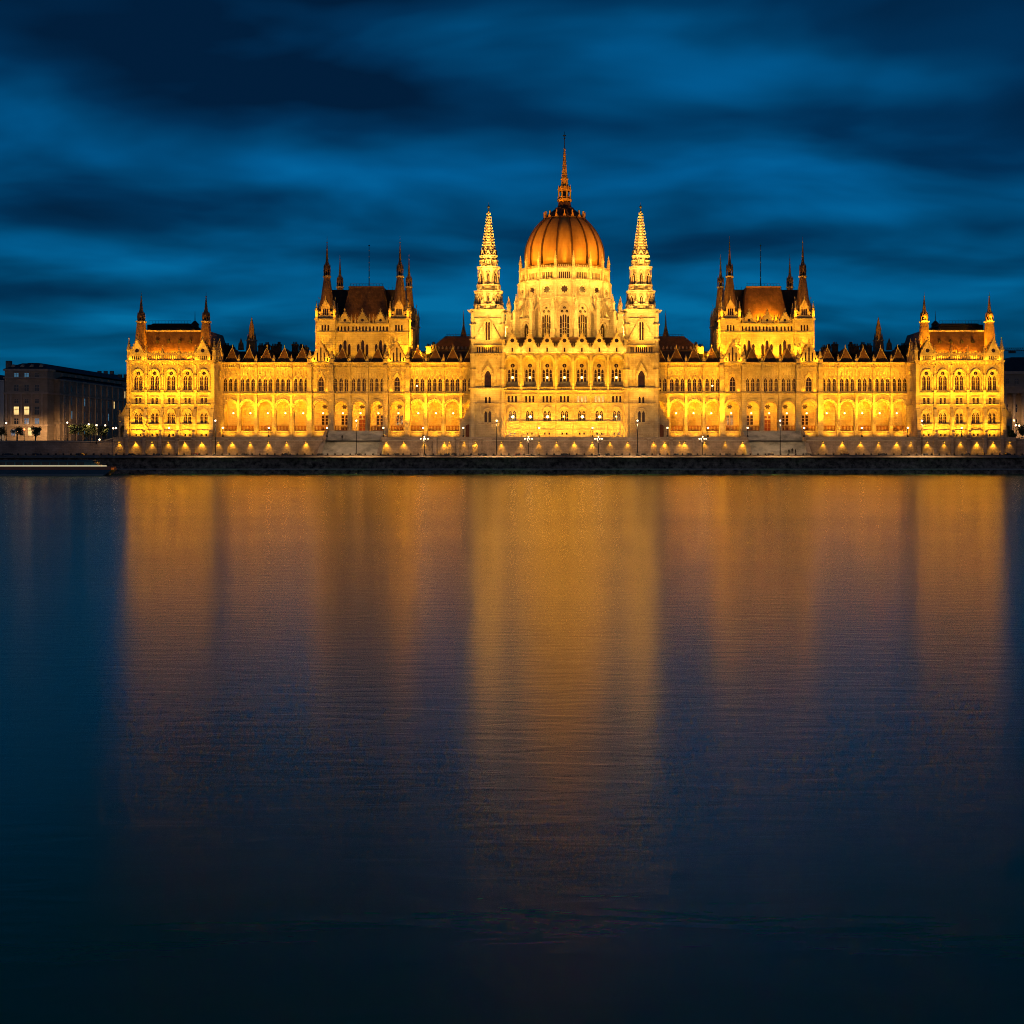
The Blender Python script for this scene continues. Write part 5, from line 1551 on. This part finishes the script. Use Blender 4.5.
# right: columned museum-like building
rb = empty('columned_building', (160, 62, BASE)); tag(rb, 'grey columned building with a dark hipped roof at the right edge', 'building')
yR = 42; x0r, x1r = X(1001, yR), X(1130, yR)
g = MB()
g.box(x0r, x1r, yR + 3, 100, BASE - .5, Z(371, yR), 0)
g.box(x0r, x1r, yR, yR + 3.01, Z(393, yR), Z(387, yR), 1); g.box(x0r - .3, x1r, yR - .5, yR + 3, Z(387, yR), Z(385.8, yR), 1)
g.box(x0r, x1r, yR + 1.5, yR + 3.01, Z(385.8, yR), Z(374, yR), 0); g.box(x0r - .3, x1r, yR + 1, yR + 3.4, Z(374, yR), Z(371, yR), 1)
g.box(x0r - .3, x1r, yR - .6, yR + 3.01, BASE - .5, Z(431, yR), 1)
g.build('wall', ['office', 'office_trim'], rb)
g = MB(); g.hip(x0r, x1r, yR + 2, 100, Z(371, yR), Z(356, yR + 5), 7, 9); g.build('roof', ['cityroof'], rb)
cm = MB(); cm.lathe(0, 0, [(.85, 0), (.85, .4), (.62, .5), (.58, 5), (.5, 11.2), (.75, 11.6), (.8, 12.2)], 12)
cmm = cm.mesh('column', ['office_trim'])
for j in range(9):
    o = link('column', cmm, rb, (x0r + 1.6 + j * 3.0, yR + 1, Z(431, yR)), 0, (1, 1, (Z(393, yR) - Z(431, yR)) / 12.2))
wall_windows(rb, Fr(x0r + 15, yR + 3), -14, 14, 9, [Z(427, yR), Z(412, yR)], 1.3, 2.6, {})
wall_windows(rb, Fr(x0r + 15, yR + 1.5), -14, 14, 9, [Z(383.5, yR)], 1.2, 1.7, {})
# crane behind it
cr = empty('tower_crane', (X(1060, 110), 110, BASE)); tag(cr, 'thin crane jib crossing the sky above the columned building', 'crane')
g = MB(); xc_ = X(1060, 110); zj = Z(351, 110)
for sx in (-.7, .7):
    for sy in (-.7, .7): g.box(xc_ + sx - .1, xc_ + sx + .1, 110 + sy - .1, 110 + sy + .1, BASE, zj + 3)
for j in range(30): g.box(xc_ - .7, xc_ + .7, 109.3, 109.4, BASE + j * 1.5, BASE + j * 1.5 + .12)
g.build('mast', ['steel'], cr)
g = MB(); xl = X(1003.5, 110)
g.box(xl, xc_ + 10, 109.4, 109.55, zj, zj + .18); g.box(xl, xc_ + 10, 110.5, 110.65, zj, zj + .18); g.box(xl, xc_ + 8, 109.9, 110.05, zj + 1.1, zj + 1.24)
n = 26
for j in range(n):
    xa = xl + j * (xc_ - xl) / n; xb2 = xa + (xc_ - xl) / n / 2
    g.prism(Fr(0, 109.6), [(xa, zj + .1), (xa + .12, zj + .1), (xb2 + .12, zj + 1.15), (xb2, zj + 1.15)], 0, .1)
    g.prism(Fr(0, 109.6), [(xb2, zj + 1.15), (xb2 + .12, zj + 1.15), (xa + (xc_ - xl) / n + .12, zj + .1), (xa + (xc_ - xl) / n, zj + .1)], 0, .1)
g.box(xl + 2, xl + 4.5, 109.5, 110.5, zj - .8, zj - .05)
g.build('jib', ['steel'], cr)

# ------------------------------------------------------------------ trees
def tree(px, Y, h, cw, label, zb=BASE, seed=1):
    rnd = random.Random(seed)
    x = X(px, Y)
    e = empty('street_tree', (x, Y, zb)); tag(e, label, 'tree')
    t = MB(); t.frust(x, Y, zb, zb + h * .45, .16, .10, 7)
    for q in range(6):
        a = q * 1.05; r = cw * .45
        P0 = Vector((x, Y, zb + h * (.3 + .04 * q))); P1 = P0 + Vector((r * math.cos(a), r * math.sin(a), h * .3))
        s_ = .05
        t.add([P0 + Vector((s_, 0, 0)), P0 + Vector((-s_, 0, 0)), P0 + Vector((0, s_, 0)), P1], [(0, 1, 3), (1, 2, 3), (2, 0, 3)])
    t.build('trunk', ['bark'], e)
    c = MB()
    clumps = [(Vector((rnd.uniform(-.6, .6) * cw, rnd.uniform(-.6, .6) * cw, h * rnd.uniform(.4, .95))), rnd.uniform(.25, .5) * cw) for _ in range(16)]
    for _ in range(1500):
        cc, cr_ = rnd.choice(clumps)
        d_ = Vector((rnd.gauss(0, 1), rnd.gauss(0, 1), rnd.gauss(0, 1))).normalized() * cr_ * rnd.random() ** .4
        p = Vector((x, Y, zb)) + cc + d_; s_ = rnd.uniform(.06, .13)
        ax = Vector((rnd.gauss(0, 1), rnd.gauss(0, 1), rnd.gauss(0, 1))).normalized(); bx_ = ax.orthogonal().normalized(); cy_ = ax.cross(bx_)
        c.add([p + bx_ * s_, p + cy_ * s_ * 1.4, p - bx_ * s_, p - cy_ * s_ * 1.4], [(0, 1, 2, 3)])
    c.build('crown', ['leaf'], e)
tree(1.2, 14, 4.2, 1.7, 'small dark round tree at the very left edge', seed=1)
tree(16.8, 15, 4.6, 1.9, 'small dark tree in front of the office block, left of the red signal', seed=2)
tree(35.5, 15, 4.3, 1.9, 'small dark tree under the lit ground floor window of the office block', seed=3)
tree(75, 24, 5.0, 2.2, 'dark street tree beside the long side of the office block', seed=4)
tree(84, 30, 5.2, 2.2, 'second dark street tree, deeper along the office block', seed=5)
tree(92, 36, 5.4, 2.4, 'third dark street tree, towards the palace', seed=6)
tree(104, 24, 5.0, 2.3, 'bushy dark tree close to the left flank of the palace', seed=7)
tree(1012.5, -3, 3.0, 1.3, 'small grey bush at the right end of the terrace', zb=BASE, seed=8)
tree(1022, 20, 5.5, 2.2, 'dark tree under the columns at the right edge', seed=9)

# ------------------------------------------------------------------ floodlights
for S in SS:
    # projectors on the quay behind the parapet
    for x, tz, P in ((-126, 28, 74000), (-117, 28, 74000), (-108, 28, 74000), (-97, 25, 92000), (-87, 25, 92000), (-76, 26, 80000),
                     (-66, 26, 70000), (-56, 26, 70000), (-46, 25, 88000), (-36, 25, 92000), (-23, 34, 60000), (-14, 29, 84000), (-5, 29, 84000)):
        spot(S * x, -37.5, 4.6, S * x, 2, tz, P * .85, 36 if abs(x) > 100 or abs(x) < 30 else 33, .7, GOLD, .8)
    # wing: uplights on the terrace in front of each pier and each bay
    for i in range(0, 14, 1):
        f_ = .95 if 5 <= i <= 9 else 1.2
        xm = (WBX[i] + WBX[i + 1]) / 2
        spot(S * WBX[i], YW - 4.6, BASE + .3, S * WBX[i], YW - 1, 30, 66000 * f_, 42, 1, AMBER, .3)
        spot(S * xm, YW - 3.0, BASE + .3, S * xm, YW + .5, 20, 2600 * f_, 120, 1, GOLD, .3)
        area(S * xm, YW + 1.25, Z(402, YW), S * xm, YW + 6.8, 16.5, 560 * random.uniform(.8, 1.25), 2.6, .5, AMBER)
    # spire towers: needle projectors on the quay, ledge lights
    spot(S * -23, -5.2, BASE + .4, S * -23, .5, 36, 42000, 45, 1, PALE)
    spot(S * -23, -4.6, BASE + .4, S * -23, 2, 36, 5000, 90, 1, PALE)
    spot(S * -30, -37, 4.8, S * -23, 6, 52, 450000, 17, .7, PALE, 1.0)
    spot(S * -15, -37, 4.8, S * -23, 6, 66, 900000, 17, .8, PALE, 1.0)
    spot(S * -27, -37, 4.8, S * -23, 6, 72, 2000000, 10, .8, PALE, 1.0)
    for a in range(0, 8, 1):
        an = a * PI / 4
        if math.cos(an) < -.4: continue
        point(S * -22.95 + 5.3 * math.sin(an), 6.75 - 5.3 * math.cos(an), Z(310, 4) + .6, 200, PALE, .15)
        point(S * -22.95 + 4.1 * math.sin(an), 6.75 - 4.1 * math.cos(an), Z(291, 4) + .6, 150, PALE, .15)
        point(S * -22.95 + 3.0 * math.sin(an), 6.75 - 3.0 * math.cos(an), Z(266.5, 4) + .5, 140, PALE, .15)
    spot(S * -23, 1.2, Z(353, 2) + .5, S * -23, 3, 52, 2500, 100, 1)
    # square tower
    for x_, tx_ in ((-78.2, -75.5), (-70.4, -73.5), (-55.2, -52), (-47.4, -50)): spot(S * x_, 13.6, 34.5, S * tx_, 17.4, 44, (9000 if x_ in (-78.2, -47.4) else 3200) if S > 0 else 10000, 110, 1)
    spot(S * -42, 18, 36, S * -49, 26, 46, 50000, 110, 1)
    spot(S * -43.5, 12, 35, S * -51, 17, 46, 12000, 90, 1)
    for x_ in (-65.5, -60.1): spot(S * x_, 14.6, 34.0, S * x_, 18, 44, 9000 if S < 0 else 1600, 120, 1)
    if S < 0:
        for u in (-2.8, 0, 2.8): spot(S * (-62.8 + u), 19.35, Z(323, 17) + .9, S * (-62.8 + u), 23.5, Z(300, 22), 11000, 110, 1, AMBER)
    else:
        for u in (-2.8, 2.8): spot(S * (-62.8 + u), 19.35, Z(323, 17) + .9, S * (-62.8 + u), 23.5, Z(300, 22), 600, 110, 1, AMBER)
    for dx in (-11.4, 11.4):
        for q in (-3.2, 3.2): spot(S * (-62.8 + dx + q), 15.5, 46.2, S * (-62.8 + dx), 20, 60, 5200 if S < 0 else 3600, 70, 1, AMBER)
        spot(S * (-62.8 + dx), 38, 50, S * (-62.8 + dx), 44, 62, 3000, 70, 1, AMBER)
    # dome and drum
    spot(S * 17.3, 6.2, 57.5, S * 2, 24, 56, 22000, 90, .9, PALE, .6)
    spot(S * 17.6, 5.2, 58.5, S * 3, 27, 76, 46000, 62, .9, AMBER, .6)
    spot(S * 3, 3.6, 40, S * 1, 20, 54, 14000, 100, 1, PALE)
    spot(S * 10, 3.8, 39.5, S * 5, 20, 54, 16000, 100, 1, PALE)
    spot(S * 17.5, 7, 41, S * 11, 24, 54, 16000, 100, 1, PALE)
    spot(S * 32, 20, 41, S * 15, 33, 58, 60000, 80, 1, PALE)
    spot(S * 29, 11, 57.5, S * 11, 33, 70, 42000, 60, .9, AMBER, .6)
for a_ in (-67.5, -45, -22.5, 0, 22.5, 45, 67.5):
    an = R(a_)
    spot(17.6 * math.sin(an), DCY - 17.6 * math.cos(an), 56.5, 13.6 * math.sin(an), DCY - 13.6 * math.cos(an), 62, 1300, 120, 1, PALE)
    spot(13.7 * math.sin(an), DCY - 13.7 * math.cos(an), 65.2, 8.5 * math.sin(an), DCY - 8.5 * math.cos(an), 84, 260, 80, 1, AMBER, .3)
spot(-17.6, 5.2, 59, 0, 34.5, 95, 36000, 24, .9, AMBER, .6)
spot(17.6, 5.2, 59, 0, 34.5, 95, 36000, 24, .9, AMBER, .6)
for x in CBX:
    spot(x, -4.0, BASE + .4, x, 2.5, 16, 6000, 100, 1, GOLD, .3)
    spot(x, -5.0, BASE + .4, x, 1.0, 34, 30000, 38, 1, GOLD, .3)
    for du in (-1.7, 1.7): point(x + du, 1.0, ZCT + .75, 150, PALE, .12)
for p_, y_, z_, P_ in [(p, -38.0, 13.5, 15000) for p in (215.4, 356.3, 496.7, 637.5, 780.2, 922)] + [(p, -38.0, 9.0, 5000) for p in (424.4, 528.5, 598.5, 702.7)]:
    lamp_head(X(p_, y_), y_, z_, P_)
for p_, y_, z_, P_ in ((67.3, 22, 15, 3200), (88.7, 30, 15, 2600), (6.3, 20.5, 14.4, 1200), (30, 20, 12.5, 2600), (50, 20, 12.5, 2000), (1014, 26, 15, 9000), (105, 24, 13, 800), (96.5, -8.2, 12.8, 300)):
    lamp_head(X(p_, y_), y_, z_, P_)
# moonless blue ambience comes from the sky alone

# ------------------------------------------------------------------ sky
wld = bpy.data.worlds.new('World'); scene.world = wld; wld.use_nodes = True
nt = wld.node_tree; L = nt.links
bg = nt.nodes['Background']
tc = node(nt, 'ShaderNodeTexCoord')
sp = node(nt, 'ShaderNodeSeparateXYZ'); L.new(tc.outputs['Generated'], sp.inputs[0])
def math_(op, a, b=None, clamp=False):
    n = nt.nodes.new('ShaderNodeMath'); n.operation = op; n.use_clamp = clamp
    for i, v in enumerate((a, b)):
        if v is None: continue
        if isinstance(v, (int, float)): n.inputs[i].default_value = v
        else: L.new(v, n.inputs[i])
    return n.outputs[0]
az = math_('ARCTAN2', sp.outputs[0], sp.outputs[1])
el = math_('ARCSINE', sp.outputs[2])
# cloud deck, seen from below: project the direction on a plane overhead
zz_ = math_('ADD', math_('MAXIMUM', sp.outputs[2], 0.0), 0.16)
cu = math_('DIVIDE', sp.outputs[0], zz_); cv = math_('DIVIDE', sp.outputs[1], zz_)
cb_ = node(nt, 'ShaderNodeCombineXYZ'); L.new(math_('MULTIPLY', cu, 0.8), cb_.inputs[0]); L.new(cv, cb_.inputs[1])
n1 = node(nt, 'ShaderNodeTexNoise', inputs={'Scale': 1.9, 'Detail': 3.8, 'Roughness': 0.46, 'Distortion': 0.3})
SEEDV = 3.7
mpv = node(nt, 'ShaderNodeMapping'); mpv.inputs['Location'].default_value = (SEEDV, 1.3, 0); L.new(cb_.outputs[0], mpv.inputs[0]); L.new(mpv.outputs[0], n1.inputs['Vector'])
v = math_('MULTIPLY', math_('SUBTRACT', n1.outputs['Fac'], 0.5), 2.15)
# openings and heavier banks of the deck: (px, py, rx, ry, weight)
for (px, py, rx, ry, wt) in ((250, 163, 95, 20, .26), (480, 148, 130, 26, .20), (60, 243, 110, 13, .22), (190, 262, 110, 12, .14), (80, 312, 120, 14, .20),
                             (300, 282, 150, 20, .14), (330, 12, 110, 14, .16), (790, 75, 80, 20, .14), (690, 155, 110, 16, .14), (860, 172, 95, 20, .28),
                             (880, 287, 90, 13, .24), (520, 222, 90, 22, .16), (1015, 15, 60, 30, .18), (600, 330, 420, 40, .08), (60, 350, 150, 20, .10),
                             (190, 92, 270, 32, -.26), (50, 25, 130, 34, -.26), (60, 216, 150, 13, -.18), (50, 289, 90, 9, -.16), (730, 115, 150, 14, -.18),
                             (890, 231, 120, 10, -.24), (660, 200, 90, 14, -.10), (700, 262, 130, 24, .22), (770, 320, 120, 16, .08), (950, 120, 120, 30, -.16), (560, 50, 110, 16, -.16), (430, 228, 150, 12, -.14),
                             (400, 95, 160, 18, -.14), (30, 130, 90, 50, -.14)):
    a0 = math.atan((px - CX) / FPX); e0 = math.atan((HY - py) / FPX * math.cos(a0))
    dx = math_('DIVIDE', math_('SUBTRACT', az, a0), rx / FPX); dy = math_('DIVIDE', math_('SUBTRACT', el, e0), ry / FPX)
    r2 = math_('ADD', math_('MULTIPLY', dx, dx), math_('MULTIPLY', dy, dy))
    g_ = math_('MULTIPLY', math_('EXPONENT', math_('MULTIPLY', r2, -0.7)), wt * 1.15)
    v = math_('ADD', v, g_)
hi = math_('MULTIPLY', math_('MAXIMUM', math_('SUBTRACT', el, 0.25), 0.0), -5.5)
fac = math_('ADD', math_('ADD', v, hi), 0.485, True)
c = ramp(nt, fac, [(0.0, (0.0005, 0.0125, 0.042)), (0.30, (0.0004, 0.029, 0.092)), (0.52, (0.0003, 0.056, 0.160)), (0.78, (0.0005, 0.098, 0.275)), (1.0, (0.001, 0.135, 0.36))])
lowmix = math_('MULTIPLY', math_('SUBTRACT', 0.20, el), 4.0, True)
tint = node(nt, 'ShaderNodeMix', data_type='RGBA', blend_type='MULTIPLY'); L.new(lowmix, tint.inputs[0]); L.new(c, tint.inputs[6]); tint.inputs[7].default_value = (1.0, 1.10, 0.78, 1)
c = tint.outputs[2]
# warm afterglow added low in the west, out of view, to light the quay wall
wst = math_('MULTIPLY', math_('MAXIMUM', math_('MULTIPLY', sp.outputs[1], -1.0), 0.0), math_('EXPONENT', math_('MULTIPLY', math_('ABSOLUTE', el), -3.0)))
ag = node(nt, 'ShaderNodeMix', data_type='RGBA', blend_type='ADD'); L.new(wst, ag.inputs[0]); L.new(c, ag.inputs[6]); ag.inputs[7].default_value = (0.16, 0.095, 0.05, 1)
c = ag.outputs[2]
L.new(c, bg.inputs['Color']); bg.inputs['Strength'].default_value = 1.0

# ------------------------------------------------------------------ camera, render settings
cd = bpy.data.cameras.new('camera'); cam = bpy.data.objects.new('camera', cd); col.objects.link(cam)
cam.location = (0, -D, HC); cam.rotation_euler = (R(90), 0, 0)
cd.sensor_width = 36; cd.lens = FPX / 1024 * 36; cd.shift_x = -(CX - 512) / 1024; cd.shift_y = -(512 - HY) / 1024
cd.clip_start = 1; cd.clip_end = 12000
scene.camera = cam
vs = scene.view_settings; vs.view_transform = 'Standard'; vs.look = 'None'; vs.exposure = 0; vs.gamma = 1
cy = scene.cycles
cy.max_bounces = 5; cy.diffuse_bounces = 2; cy.glossy_bounces = 3
cy.sample_clamp_indirect = 40.0; cy.sample_clamp_direct = 0
cy.use_denoising = True; cy.denoising_prefilter = 'NONE'
cy.pixel_filter_type = 'BLACKMAN_HARRIS'; cy.filter_width = 1.0
try: cy.denoiser = 'OPENIMAGEDENOISE'
except Exception: pass
cy.use_light_tree = True
